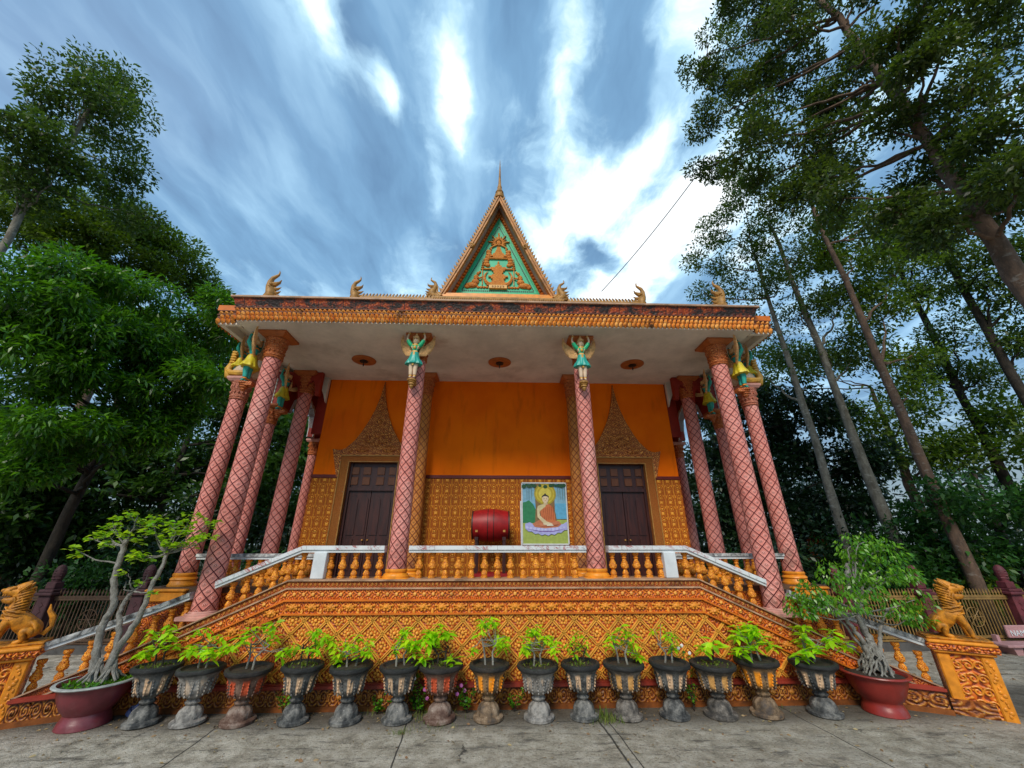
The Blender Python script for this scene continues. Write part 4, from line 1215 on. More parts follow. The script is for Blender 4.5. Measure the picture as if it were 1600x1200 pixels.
# --- winged figures that hold up the ceiling (facing -y, feet at the origin, hands at z = .85)
def winged_figure(skinm, sleeve, skirt, sash, legm, wing):
    root = empty('winged_figure'); root.parent = temple; root.empty_display_size = .1
    kids.setdefault(temple.name, []).append(root)
    Vx = [(0, 0, .42, .052), (0, 0, .47, .040), (0, -.005, .53, .050), (0, 0, .575, .048), (0, 0, .61, .020), (0, -.008, .66, (.045, .050)), (0, -.008, .71, .040),
          (-.065, 0, .585, .026), (-.125, -.02, .655, .020), (-.14, -.01, .74, .017), (-.115, 0, .84, .013),
          (.065, 0, .585, .026), (.125, -.02, .655, .020), (.14, -.01, .74, .017), (.115, 0, .84, .013),
          (-.035, 0, .36, .040), (-.032, -.015, .20, .028), (-.030, .0, .05, .019), (-.033, -.045, .02, .017),
          (.035, 0, .36, .040), (.032, -.015, .20, .028), (.030, .0, .05, .019), (.033, -.045, .02, .017)]
    Ex = [(0, 1), (1, 2), (2, 3), (3, 4), (4, 5), (5, 6), (3, 7), (7, 8), (8, 9), (9, 10), (3, 11), (11, 12), (12, 13), (13, 14), (0, 15), (15, 16), (16, 17), (17, 18), (0, 19), (19, 20), (20, 21), (21, 22)]
    body = skin('body', Vx, Ex, M[skinm], root, 2)
    b = MB(); b.ell((0, -.060, .668), (.007, .012, .011), 6, 5); b.ell((0, -.056, .645), (.015, .006, .004), 6, 4)
    for q in (-1, 1): b.ell((q * .045, 0, .66), (.010, .012, .022), 6, 5)
    b.build('nose_and_ears', M[skinm], root, True)
    b = MB()
    for q in (-1, 1): b.ell((q * .017, -.056, .682), (.009, .004, .004), 6, 4); b.ell((q * .017, -.055, .695), (.012, .003, .002), 6, 4)
    b.build('eyes', M['black'], root, True)
    b = MB()
    b.lathe([(.052, .715), (.054, .73), (.042, .74), (.040, .755), (.028, .765), (.020, .785), (.006, .825)], 14, (0, 0, 0)); b.lathe([(.056, .655), (.058, .72), (.046, .72)], 14, (0, .022, 0))
    for q in range(5): b.ell((-.04 + q * .02, -.050 + abs(q - 2) * .008, .735), (.008, .006, .018), 6, 4)
    b.build('crown', M['gold' if wing == 'gold' else wing], root, True)
    b = MB()
    for q in (-1, 1):
        b.tube([(q * .05, 0, .578), (q * .085, -.008, .61), (q * .115, -.02, .655), (q * .119, -.018, .675)], [.036, .035, .032, .031], 10)
    b.lathe([(.044, .49), (.052, .53), (.060, .565), (.050, .59), (.03, .60)], 14)
    b.build('bodice', M[sleeve], root, True)
    b = MB(); b.lathe([(.054, .44), (.058, .45), (.052, .47), (.046, .48)], 14); b.lathe([(.060, .575), (.056, .60), (.035, .605)], 14); b.ell((0, -.055, .535), (.022, .014, .030), 8, 6)
    b.box(-.014, .014, -.068, -.055, .22, .45)
    b.build('sash', M[sash], root, True)
    for q in (-1, 1):
        b = MB(); b.lathe([(.020, .795), (.024, .80), (.020, .81)], 10, (q * .117, 0, 0)); b.build('bangle', M[sash], root, True)
        b = MB(); b.lathe([(.024, .05), (.027, .06), (.024, .07)], 10, (q * .031, 0, 0)); b.build('anklet', M[sash], root, True)
    b = MB()                                           # flared skirt with pointed tails
    seg = 20
    def md(a, z): return 1 + (.10 * math.cos(a * 10) if z < .36 else .02) + (.45 * abs(math.cos(a)) ** 3 * (1 if z < .35 else .25))
    b.lathe([(.054, .46), (.062, .42), (.075, .36), (.085, .30), (.092, .255), (.070, .25)], 40, mod=md)
    b.build('skirt', M[skirt], root, True)
    b = MB()
    for q in (-1, 1): b.tube([(q * .036, 0, .33), (q * .034, -.012, .20), (q * .032, 0, .08)], [.046, .036, .027], 10)
    b.build('leggings', M[legm], root, True)
    for q in (-1, 1):                                  # wings: overlapping feathers curving up and outward
        b = MB()
        for k in range(11):
            t = k / 10
            ax, az = q * (.045 + .02 * t), .44 + .09 * t
            bx, bz = q * (.15 + .075 * math.sin(t * 2.2) + .02 * t), .465 + .27 * t
            cx, cz = q * (.185 + .10 * math.sin(t * 1.9 + .35)), .53 + .33 * t
            b.tube([(ax, .045, az), (bx, .095 + .003 * k, bz), (cx, .135, cz)], [.012, .016, .005], 6)
        for k in range(6):
            b.ell((q * (.065 + .010 * k), .050, .47 + .045 * k), (.028, .014, .026), 7, 5)
        b.build('wing', M[wing], root, True)
    b = MB(); b.lathe([(.07, 0), (.07, -.025), (.05, -.035), (.062, -.05), (.045, -.065), (.05, -.085), (.03, -.10), (.034, -.12), (.012, -.15)][::-1], 16); b.box(-.05, .05, 0, .12, -.06, 0)
    b.build('bracket', M['capital' if skinm != 'cream' else 'fgold'], root, True)
    return root
fig_a = winged_figure('cream', 'green', 'teal', 'gold', 'cream', 'capwing')
fig_a['label'] = 'winged figure with white face and teal skirt on a front column'
fig_b = winged_figure('teal', 'teal', 'yellow', 'goldor', 'teal', 'capwing')
fig_b['label'] = 'green-armed winged figure with yellow skirt facing sideways'
def place(o, x, y, z, rz, s=1.0):
    o.location = (x, y - 5.65, z); o.rotation_euler = (0, 0, rz); o.scale = (s, s, s)
place(fig_a, -1.41, 5.60, 4.225, 0, 1.04); o = copy_child(fig_a, temple); place(o, 1.36, 5.60, 4.225, 0, 1.04)
fb = [(-4.12, 5.83, 4.23, -PI / 2), (4.12, 5.83, 4.23, PI / 2), (-4.30, 7.22, 4.22, -PI / 2), (4.30, 7.22, 4.22, PI / 2), (-4.58, 6.22, 4.46, -PI / 2), (4.58, 6.22, 4.46, PI / 2)]
for i, (x, y, z, rz) in enumerate(fb):
    o = fig_b if i == 0 else copy_child(fig_b, temple)
    place(o, x + (.05 if x > 0 else -.05), y, z, rz, 1); o.scale = ((1.22, 1.22, 1.04) if i < 4 else (1.05, 1.05, .82))

# three-headed serpent bird on the corner capitals (facing -x)
def corner_bird(s_):
    root = empty('serpent_bird'); root.parent = temple; kids.setdefault(temple.name, []).append(root)
    b = MB(); b.ell((.02, 0, .10), (.17, .09, .12), 16, 10); b.ell((.16, 0, .22), (.06, .05, .17), 12, 8); b.ell((-.02, 0, .17), (.06, .07, .12), 12, 8); b.build('body', M['cream'], root, True)
    b = MB()
    b.tube([(.18, -.05, .12), (.10, -.10, .05), (0, -.11, .035), (-.12, -.09, .05), (-.19, -.04, .10)], [.02, .032, .036, .032, .02], 8)
    b.tube([(.18, .05, .12), (.10, .10, .05), (0, .11, .035), (-.12, .09, .05), (-.19, .04, .10)], [.02, .032, .036, .032, .02], 8)
    b.tube([(-.10, 0, .03), (-.19, 0, .05), (-.215, 0, .13), (-.18, 0, .21), (-.16, 0, .28)], [.05, .05, .042, .04, .035], 9)
    for k in range(5):
        z = .20 + k * .033; b.tube([(-.13, -.06 + .0 * k, z), (-.19, -.035, z + .015), (-.215 + k * .01, 0, z + .012), (-.19, .035, z + .015), (-.13, .06, z)], [.010, .018, .020, .018, .010], 7)
    b.tube([(.20, 0, .12), (.24, 0, .24), (.22, 0, .36)], [.04, .025, .005], 7)
    b.build('serpent_necks', M['gold'], root, True)
    root['label'] = 'cream bird with golden three-headed serpent on the corner capital'
    root.location = (s_ * 4.46, 6.20 - 5.65, 4.445); root.scale = (-s_ * 1.5, 1.35, 1.45)
for s_ in (-1, 1): corner_bird(s_)

# ================================================================== OTHER THINGS
# --- guardian lions, facing outward
def lion(x, y, z, s_, label):
    root = tag(empty('lion_statue', (x, y, z)), label, 'lion statue', 'golden guardian lions on the end pedestals')
    Vx = [(-.16, 0, .13, (.095, .10)), (-.05, 0, .20, .095), (.06, 0, .27, .10), (.10, 0, .35, .085), (.08, 0, .44, .062), (.085, 0, .51, .066), (.13, 0, .525, .062), (.16, 0, .515, .045),
          (.10, -.075, .25, .048), (.14, -.08, .12, .032), (.155, -.08, .03, .028), (.20, -.08, .02, .028),
          (.10, .075, .25, .048), (.14, .08, .12, .032), (.155, .08, .03, .028), (.20, .08, .02, .028),
          (-.15, -.10, .12, .070), (-.06, -.12, .16, .052), (-.10, -.12, .05, .032), (-.02, -.12, .022, .028),
          (-.15, .10, .12, .070), (-.06, .12, .16, .052), (-.10, .12, .05, .032), (-.02, .12, .022, .028)]
    Ex = [(0, 1), (1, 2), (2, 3), (3, 4), (4, 5), (5, 6), (6, 7), (2, 8), (8, 9), (9, 10), (10, 11), (2, 12), (12, 13), (13, 14), (14, 15), (0, 16), (16, 17), (17, 18), (18, 19), (0, 20), (20, 21), (21, 22), (22, 23)]
    skin('body', Vx, Ex, M['lion'], root, 2)
    b = MB()                                           # open jaws, brow, ears, crest
    b.tube([(.11, 0, .545), (.17, 0, .560), (.215, 0, .565), (.245, 0, .555)], [.060, .054, .044, .030], 12)
    b.ell((.245, 0, .575), (.026, .034, .020), 10, 6)
    b.tube([(.10, 0, .48), (.16, 0, .462), (.205, 0, .470), (.225, 0, .485)], [.050, .042, .032, .018], 10)
    b.tube([(.13, 0, .585), (.08, 0, .62), (.045, 0, .665)], [.05, .040, .008], 8)
    for q in (-1, 1):
        b.ell((.165, q * .042, .598), (.026, .018, .020), 8, 6); b.ell((.185, q * .05, .585), (.012, .010, .012), 7, 5); b.tube([(.10, q * .05, .57), (.06, q * .070, .61), (.03, q * .06, .645)], [.026, .024, .006], 7)
        for k in range(4): b.ell((.17 + .02 * k, q * .030, .522), (.007, .007, .014), 6, 4)
        for k in range(3): b.tube([(.13 - .03 * k, q * .056, .50), (.11 - .03 * k, q * .068, .47), (.10 - .03 * k, q * .064, .43)], [.012, .013, .005], 6)
    b.build('face', M['lion'], root, True)
    b = MB()
    for k in range(8):                                 # ringed mane round the neck
        t = k / 7; zc = .56 - .22 * t; xc_ = .070 + .012 * t; r = .066 + .026 * t
        pts = [(xc_ - r * math.cos(a), r * .92 * math.sin(a), zc + .03 * math.cos(a)) for a in [(-2.0 + 4.0 * i / 12) for i in range(13)]]
        b.tube(pts, [.004] + [.012] * 11 + [.004], 6)
    for k in range(6): b.ell((.0 + .003 * k, 0, .58 - .04 * k), (.018, .016, .022), 7, 5)
    for q in (-1, 1):
        b.tube([(.17, q * .03, .40), (.13, q * .09, .37), (.04, q * .11, .345), (-.02, q * .085, .34)], [.008, .014, .014, .006], 6)
        b.tube([(.175, q * .03, .36), (.13, q * .10, .33), (.04, q * .115, .305), (-.03, q * .08, .30)], [.008, .012, .012, .006], 6)
        b.tube([(.17, q * .02, .32), (.15, q * .085, .29), (.08, q * .12, .27)], [.008, .012, .006], 6)
    b.build('mane', M['lion'], root, True)
    b = MB(); b.tube([(-.22, 0, .08), (-.27, .0, .16), (-.25, 0, .26), (-.20, 0, .33), (-.19, 0, .40)], [.025, .022, .03, .022, .005], 8); b.build('tail', M['lion'], root, True)
    b = MB(); b.cbox(-.30, .28, -.18, .18, 0, .022, .006); b.build('statue_base', M['lion'], root)
    root.scale = (s_ * .98, .98, .98); root.rotation_euler = (0, 0, R(-34 * s_))
    return root
lion(-5.53, 5.32, .737, -1, 'golden lion statue looking outward on the pedestal left of the tall bonsai')
lion(5.60, 5.27, .737, 1, 'golden lion statue looking outward on the pedestal near the pink bench')

# --- red barrel drum on its stand
def drum():
    root = tag(empty('drum', (-.13, 7.30, 1.25)), 'big red barrel drum lying on a red stand against the carved wall', 'drum')
    b = MB(); L = .325
    prof = [(.235 + .045 * math.cos(PI * x / (2 * L)), x) for x in [-L + 2 * L * k / 16 for k in range(17)]]
    mt = TM((0, 0, .86), (0, PI / 2, 0)); b.lathe(prof, 36, mtx=mt); b.build('shell', M['drumred'], root, True)
    b = MB()
    for x in (-.05, .055): b.lathe([(.281, x - .006), (.2835, x - .004), (.2835, x + .004), (.281, x + .006)], 36, mtx=mt, cap=False)
    for s_ in (-1, 1):
        b.lathe([(.238, s_ * L - .012), (.246, s_ * L - .01), (.246, s_ * L + .01), (.20, s_ * L + .012)] if s_ > 0 else [(.20, s_ * L - .012), (.246, s_ * L - .01), (.246, s_ * L + .01), (.238, s_ * L + .012)], 36, mtx=mt)
    b.build('hoops', M['black'], root, True)
    b = MB()
    for x in (-.24, .24): b.box(x - .02, x + .02, -.30, -.27, .735, .77)
    b.build('lugs', M['fgold'], root)
    for x in (-.24, .24):
        for y in (-.2, .2):
            b = MB(); b.box(x - .025, x + .025, y - .025, y + .025, 0, .62); b.build('leg', M['wood'], root)
    b = MB()
    for x in (-.24, .24): b.box(x - .03, x + .03, -.24, .24, .60, .66)
    b.build('cradles', M['wood'], root); b = MB(); b.box(-.33, .33, -.25, .25, .02, .09)
    b.build('stand_base', M['drumred'], root)
drum()

# --- upright framed religious print leaning by the column
def print_panel():
    root = tag(empty('framed_print', (.895, 7.60, 1.25)), 'tall framed print of a seated orange-robed Buddha on a lotus, beside the red drum', 'picture')
    w, h0, h1 = .435, .54, 1.66
    b = MB(); b.box(-w, w, 0, .035, h0, h1); b.build('backing', M['woodlt'], root)
    b = MB()
    for q in ((-w - .012, -w + .012, h0, h1), (w - .012, w + .012, h0, h1)): b.box(q[0], q[1], -.018, 0, q[2], q[3])
    b.box(-w, w, -.018, -.0005, h1 - .012, h1 + .012); b.box(-w, w, -.018, -.0005, h0 - .012, h0 + .012); b.build('frame', M['white'], root)
    def flat(name, pts, c, d, rough=.35):
        k = 'pr_' + name
        m = M.get(k) or plain('print_' + name, c, rough, .22, 16, 0, 0)
        M[k] = m
        pts = [(x_, .54 + (z_ - .10) * (1.12 / 1.56)) for x_, z_ in pts]
        b = MB(); b.prism(pts, -d, -d + .0015); return b.build(name, m, root)
    def circ(cx, cz, rx, rz, n=28): return [(cx + rx * math.cos(2 * PI * i / n), cz + rz * 1.3 * math.sin(2 * PI * i / n)) for i in range(n)]
    flat('sky', [(-w + .012, .75), (w - .012, .75), (w - .012, h1 - .012), (-w + .012, h1 - .012)], (.22, .46, .62), .003)
    flat('water', [(-w + .012, .72), (w - .012, .72), (w - .012, 1.12), (-w + .012, 1.12)], (.12, .42, .66), .0050)
    flat('meadow', [(-w + .012, .112), (w - .012, .112), (w - .012, .70), (-w + .012, .72)], (.36, .46, .10), .0070)
    flat('bush', [(-w + .012, .62), (-.12, .62), (-.15, .90), (-.22, 1.10), (-.30, 1.20), (-.36, 1.16), (-w + .012, 1.14)], (.03, .22, .09), .0085)
    flat('tree_trunk', [(-.19, .60), (.24, .60), (.20, .95), (.20, h1 - .014), (-.19, h1 - .014), (-.17, 1.0)], (.24, .15, .06), .0105)
    for i, (r, c) in enumerate(((.215, (.42, .34, .03)), (.185, (.62, .50, .05)), (.155, (.50, .40, .03)), (.125, (.70, .60, .09)))):
        flat('halo', circ(.02, 1.40 - .03, r, r * 1.02), c, .0125 + i * .002)
        M.pop('pr_halo', None)
    rg = random.Random(2)
    for k in range(16):
        x = -w + .04 + k * .053; r = rg.uniform(.03, .05)
        if abs(x - .02) < .16 and k % 2: continue
        flat('leaves', circ(x, h1 - .05 - rg.uniform(0, .05), r, r * .9, 7), (.02, .09, .03), .0205 + k * .0002)
    for x in (-.34, -.30, -.25, .27, .31, .36, .40): flat('hanging_roots', [(x, 1.20 + (x * 7 % .1)), (x + .006, 1.20), (x + .008, h1 - .08), (x, h1 - .08)], (.12, .16, .13), .0215)
    z0 = .30
    pet = []
    n = 9
    for i in range(n + 1):
        x = -.40 + .80 * i / n + .0
        pet += [(x, z0 + .24 + (.05 if i % 2 else .0) + abs(x) * .15)]
    top = [(x, z) for x, z in reversed(pet)]
    bot = []
    for i in range(14):
        x = -.40 + .80 * i / 13; bot.append((x, z0 + .04 + abs(x) ** 2 * .9 - (.035 if i % 2 else 0)))
    flat('lotus', [(x + .02, z) for x, z in bot + top], (.42, .45, .82), .0225)
    for q_ in range(11):
        x_ = -.34 + q_ * .07; flat('lotus_petals', [(x_ - .03, z0 + .17 + abs(x_) * .12), (x_, z0 + .07 + abs(x_) ** 2 * .9), (x_ + .03, z0 + .17 + abs(x_) * .12), (x_, z0 + .20 + abs(x_) * .12)], (.55, .58, .90), .0235)
    flat('lotus_shadow', [(-.36, z0 + .175), (-.1, z0 + .10), (.14, z0 + .10), (.40, z0 + .175), (.14, z0 + .125), (-.1, z0 + .125)], (.20, .12, .40), .0243)
    flat('crossed_legs', [(-.24, .60), (-.20, .52), (.0, .485), (.24, .52), (.31, .585), (.27, .66), (.12, .70), (-.10, .70)], (.55, .20, .10), .026)
    flat('robe', [(-.11, .66), (.20, .64), (.19, .85), (.15, 1.03), (.08, 1.11), (.02, 1.07), (-.09, .93), (-.07, .80)], (.58, .17, .06), .0275)
    for q_ in range(6):
        x_ = -.06 + q_ * .042; flat('robe_folds', [(x_, .68 + q_ * .01), (x_ + .012, .68), (x_ + .05 - q_ * .004, .98 + .015 * q_), (x_ + .042 - q_ * .004, .99 + .015 * q_)], (.36, .09, .03), .0283)
    flat('leg_folds', [(-.20, .57), (-.02, .515), (.22, .55), (.28, .60), (.18, .575), (-.02, .535)], (.34, .10, .05), .0283)
    flat('shoulder', [(-.15, .96), (-.13, 1.05), (-.05, 1.09), (.03, 1.10), (.02, 1.04), (-.09, .92), (-.12, .80)], (.62, .55, .30), .029)
    flat('arm', [(-.15, .98), (-.11, .98), (-.09, .80), (.03, .66), (.10, .62), (.06, .58), (-.03, .61), (-.14, .76)], (.66, .56, .34), .0305)
    flat('hands', circ(.05, .595, .09, .025), (.72, .62, .42), .032)
    flat('neck', [(-.02, 1.08), (.06, 1.08), (.055, 1.16), (-.015, 1.16)], (.64, .50, .30), .0305)
    flat('face', circ(.02, 1.235, .062, .085), (.74, .60, .40), .032)
    flat('hair', [(-.05, 1.25), (-.048, 1.30), (-.02, 1.335), (.0, 1.345), (.005, 1.375), (.035, 1.375), (.04, 1.345), (.062, 1.33), (.088, 1.30), (.09, 1.25), (.075, 1.285), (.04, 1.305), (0, 1.305), (-.035, 1.285)], (.02, .017, .02), .0335)
    for x in (-.003, .043): flat('eyes', circ(x, 1.235, .014, .004, 8), (.05, .03, .02), .0338)
    flat('lips', circ(.02, 1.19, .014, .004, 8), (.45, .10, .08), .0338)
    flat('book', [(.03, .545), (.16, .55), (.14, .58), (.04, .578)], (.75, .75, .62), .0345)
    root.rotation_euler = (R(-2), 0, 0)
print_panel()
o = MB().tube([(0, 0, 0), (-.012, 0, .6), (-.02, .0, 1.19)], .011, 8).build('white_pole', M['white'], None, True)
o.location = (.385, 6.4, 1.25); tag(o, 'thin white pole standing upright between the red drum and the framed print', 'pole')

# --- urns with young plants
urn_prof = [(.158, 0), (.170, .010), (.170, .034), (.160, .044), (.128, .050), (.122, .07), (.118, .10), (.104, .132), (.074, .158), (.052, .172), (.072, .185), (.078, .20), (.066, .212), (.058, .222),
            (.085, .245), (.128, .27), (.150, .30), (.160, .34), (.165, .38), (.178, .42), (.202, .452), (.222, .468), (.236, .478), (.240, .495), (.236, .515), (.222, .523), (.198, .52), (.188, .50), (.17, .49)]
def urn_mod(a, z):
    m = 1.0
    if .25 < z < .45: m += .035 * abs(math.cos(a * 4)) ** .7 - .01
    if .05 < z < .16: m += .05 * abs(math.cos(a * 4 + .3)) ** .8
    if z > .46: m += .012 * math.sin(a * 5 + 1) + .008 * math.sin(a * 9)
    return m
b = MB(); b.lathe(urn_prof, 56, mod=urn_mod)
for q in range(8):
    a = 2 * PI * q / 8 + PI / 8
    for k in range(5):
        z = .275 + k * .03; r = (.150, .161, .166, .170, .180)[k]
        for d in (-.22, .22): b.ell((r * math.cos(a + d * (1 - k * .1)), r * math.sin(a + d * (1 - k * .1)), z), (.010, .010, .013), 6, 5)
    a2 = a + PI / 8
urn_mb = b
def leaf_geo(n_along=2, fold=.25, droop=.25, wid=.42):
    """one leaf, unit length along +x, lying in xy: list of verts and quads"""
    pts = [(0, 0), (.22, .62 * wid), (.5, wid), (.78, .55 * wid), (1, 0)]
    vs, fs = [], []
    for t, w in pts:
        zc = -droop * t * t
        vs += [(t, -w / 2, zc + fold * w * .5), (t, 0, zc), (t, w / 2, zc + fold * w * .5)]
    for k in range(len(pts) - 1):
        a = k * 3; fs += [(a, a + 1, a + 4, a + 3), (a + 1, a + 2, a + 5, a + 4)]
    return np.array(vs), np.array(fs)
LEAF = leaf_geo(); LEAFN = leaf_geo(wid=.30, droop=.35); LEAFR = leaf_geo(wid=.78, droop=.15)
# cheap 4-vertex leaf for trees
LQ = (np.array([(0, 0, 0), (.45, -.22, .05), (1, 0, -.12), (.45, .22, .05)]), np.array([(0, 1, 2, 3)]))
LQN = (np.array([(0, 0, 0), (.45, -.13, .04), (1, 0, -.2), (.45, .13, .04)]), np.array([(0, 1, 2, 3)]))
def scatter(name, pos, dirs, sizes, m, parent, geo=LQ, rs=0, loc=(0, 0, 0), roll=.6):
    """place one leaf per row: pos (n,3), dirs (n,3) = where the leaf points"""
    rgn = np.random.RandomState(rs)
    n = len(pos); d = dirs / (np.linalg.norm(dirs, axis=1, keepdims=True) + 1e-9)
    up = np.tile([0, 0, 1.0], (n, 1)) + rgn.normal(0, roll, (n, 3))
    s_ = np.cross(up, d); s_ /= (np.linalg.norm(s_, axis=1, keepdims=True) + 1e-9)
    u = np.cross(d, s_)
    lv, lf = geo
    sz = np.asarray(sizes).reshape(n, 1, 1)
    co = pos[:, None, :] + sz * (lv[None, :, 0:1] * d[:, None, :] + lv[None, :, 1:2] * s_[:, None, :] + lv[None, :, 2:3] * u[:, None, :])
    k = len(lv); co = co.reshape(-1, 3) - np.array(loc)
    faces = (lf[None] + (np.arange(n) * k)[:, None, None]).reshape(-1, 4)
    me = bpy.data.meshes.new(name)
    me.vertices.add(len(co)); me.vertices.foreach_set('co', co.astype(np.float32).ravel())
    me.loops.add(faces.size); me.loops.foreach_set('vertex_index', faces.astype(np.int32).ravel())
    me.polygons.add(len(faces)); me.polygons.foreach_set('loop_start', np.arange(0, faces.size, 4, dtype=np.int32))
    me.update(); me.validate()
    me.materials.append(m)
    o = bpy.data.objects.new(name, me); link(o, parent)
    return o

urn_specs = [  # x, material, height of plant, half spread, number of tips, lean, label
    (-3.83, 'urn_dark', .42, .22, 9, -.05, 'grey urn with one orange patch, leftmost in the row, beside the purple bonsai pot'),
    (-3.34, 'urn_grey', .44, .24, 12, .0, 'pale grey weathered urn with a dense lime plant, just left of the red-streaked urn'),
    (-2.81, 'urn_red', .47, .26, 9, .06, 'urn with bright red streaks under a thin spreading lime plant'),
    (-2.22, 'urn_dark', .37, .22, 11, .05, 'dark urn with a bushy lime plant just right of the red-streaked urn'),
    (-1.65, 'urn_dark', .32, .18, 9, .02, 'black-rimmed urn with pale streaks and a low bushy lime plant, fifth from the left'),
    (-1.09, 'urn_dark', .39, .17, 10, .0, 'black urn with two long cream streaks, just left of the brown-red urn'),
    (-.62, 'urn_red', .42, .17, 9, -.04, 'brown-red urn with white relief, small pink flowers growing at its foot'),
    (-.08, 'urn_orange', .50, .20, 11, .0, 'bright orange urn in the middle of the row with a tall lime plant'),
    (.49, 'urn_grey', .43, .20, 11, .02, 'light grey carved urn just right of the bright orange urn'),
    (1.0, 'urn_dark', .35, .15, 6, .0, 'dark urn with narrow cream streaks and a sparse yellowish plant'),
    (1.49, 'urn_mix', .42, .18, 9, .0, 'urn with one ochre panel, directly right of the dark urn with the sparse yellowish plant'),
    (2.03, 'urn_dark', .40, .14, 8, -.02, 'dark urn with faint streaks next to small white flowers'),
    (2.56, 'urn_mix', .27, .12, 3, .03, 'dark urn with the smallest plant, a single tuft of large leaves'),
    (3.10, 'urn_orange', .38, .26, 12, .04, 'urn with orange panels and a wide plant of large leaves, second from the right'),
    (3.78, 'urn_dark', .42, .30, 9, .05, 'blackest urn with two tan patches, rightmost in the row, beside the red bonsai pot'),
]
for i, (x, um, ph, sp, nt_, lean, lab) in enumerate(urn_specs):
    root = tag(empty('potted_plant', (x, 5.33, 0), i * .785 * 2 + .1), lab, 'potted plant', 'urns with young lime-green plants in front of the temple')
    if i == 0: u0 = urn_mb.build('urn', M[um], root, True); ume = u0.data
    else:
        me = ume.copy(); me.materials.clear(); me.materials.append(M[um])
        u = bpy.data.objects.new('urn', me); link(u, root)
    rg = random.Random(40 + i); q = rg.uniform(.94, 1.06); root.scale = (q, q, rg.uniform(.97, 1.04)); root.rotation_euler.x = R(rg.uniform(-1.6, 1.6)); root.rotation_euler.y = R(rg.uniform(-1.6, 1.6))
    b = MB(); b.lathe([(.0, .498), (.08, .505), (.15, .50), (.185, .49)][::-1], 20, cap=False); b.build('soil', M['soil'], root, True)
    tips = []; b = MB()
    nst = 2 if nt_ > 5 else 1
    ca, sa = math.cos(-root.rotation_euler.z), math.sin(-root.rotation_euler.z)
    def loc_(wx, wy): return (wx * ca - wy * sa, wx * sa + wy * ca)
    stems = []
    for s_i in range(nst):
        bx = (s_i - .5) * .09 * (nst > 1); topx = bx * 2.2 + lean; h1 = .50 + ph * rg.uniform(.45, .6)
        p0 = (bx, rg.uniform(-.03, .03), .49); p1 = (bx + rg.uniform(-.02, .02), 0, .5 + ph * .25); p2 = (topx, rg.uniform(-.03, .03), h1)
        pts = [(*loc_(q[0], q[1]), q[2]) for q in (p0, p1, p2)]
        b.tube(pts, [.013, .010, .007], 7); stems.append((p1, p2))
    for t in range(int(nt_ * 1.25)):
        p1, p2 = stems[t % nst]
        f_ = rg.uniform(.1, 1.0); sx_, sy_, sz_ = [p1[k] * (1 - f_) + p2[k] * f_ for k in range(3)]
        tx = lean + rg.uniform(-sp, sp) * 1.12; ty = rg.uniform(-sp, sp) * .6
        tz = .5 + ph * (1 - .55 * rg.random() - .25 * (abs(tx - lean) / sp) ** 2)
        if t == 0: tx = lean; tz = .5 + ph * .94
        mid = ((sx_ + tx) / 2, (sy_ + ty) / 2, (sz_ + tz) / 2 - .02)
        b.tube([(*loc_(sx_, sy_), sz_), (*loc_(mid[0], mid[1]), mid[2]), (*loc_(tx, ty), tz)], [.006, .004, .003], 5)
        tips.append((*loc_(tx, ty), tz))
    b.build('stems', M['bark_grey' if i % 3 else 'bark_dark'], root, True)
    P_, D_, S_ = [], [], []
    for (tx, ty, tz) in tips:
        nl = rg.randint(8, 13); a0 = rg.uniform(0, 6.3)
        big = 1.25 if i in (12, 13, 14, 6) else 1.0
        for k in range(nl):
            a = a0 + 2.4 * k; e = rg.uniform(-.55, .45)
            P_.append((tx + rg.uniform(-.02, .02), ty + rg.uniform(-.02, .02), tz - .007 * k)); D_.append((math.cos(a), math.sin(a), e)); S_.append(rg.uniform(.07, .125) * big * (.75 if i in (9, 11) else 1))
    scatter('leaves', np.array(P_), np.array(D_), S_, M['leaf_lime'], root, LEAF, i, roll=.25)
    if i in (0, 3, 6, 9, 12, 8):                       # low weeds on the soil
        rgn = np.random.RandomState(i); n = 70
        a = rgn.uniform(0, 6.28, n); r = rgn.uniform(0, .17, n)
        scatter('soil_weeds', np.stack([r * np.cos(a), r * np.sin(a), np.full(n, .50)], 1), np.stack([rgn.normal(0, .5, n), rgn.normal(0, .5, n), rgn.uniform(.3, 1, n)], 1), rgn.uniform(.02, .05, n), M['grass'], root, LQ, i)['kind'] = 'stuff'

# --- two bonsai trees in big glazed pots
def bonsai_pot(root, m, rim, R0=.42, H=.44, sq=1.0):
    prof = [(.62, 0), (.64, .02), (.62, .10), (.60, .16), (.56, .22), (.54, .30), (.56, .33), (.66, .42), (.76, .58), (.84, .76), (.88, .90), (.90, .93), (1.0, .955), (1.01, .975), (1.0, 1.0), (.93, 1.0), (.88, .96), (.86, .90)]
    def md(a, z):
        return 1.0
    b = MB(); b.lathe([(r * R0, z * H) for r, z in prof], 48, mod=md); b.build('pot', M[m], root, True)
    b = MB(); b.lathe([(R0 * .90, H * .975), (R0 * 1.015, H * .965), (R0 * 1.03, H * .985), (R0 * 1.015, H * 1.008), (R0 * .92, H * 1.01)], 48, cap=False); b.build('pot_rim', M[rim], root, True)
    b = MB(); b.lathe([(0.001, H * .95), (R0 * .5, H * .95), (R0 * .88, H * .92)][::-1], 24, cap=False); b.build('soil', M['soil'], root, True)
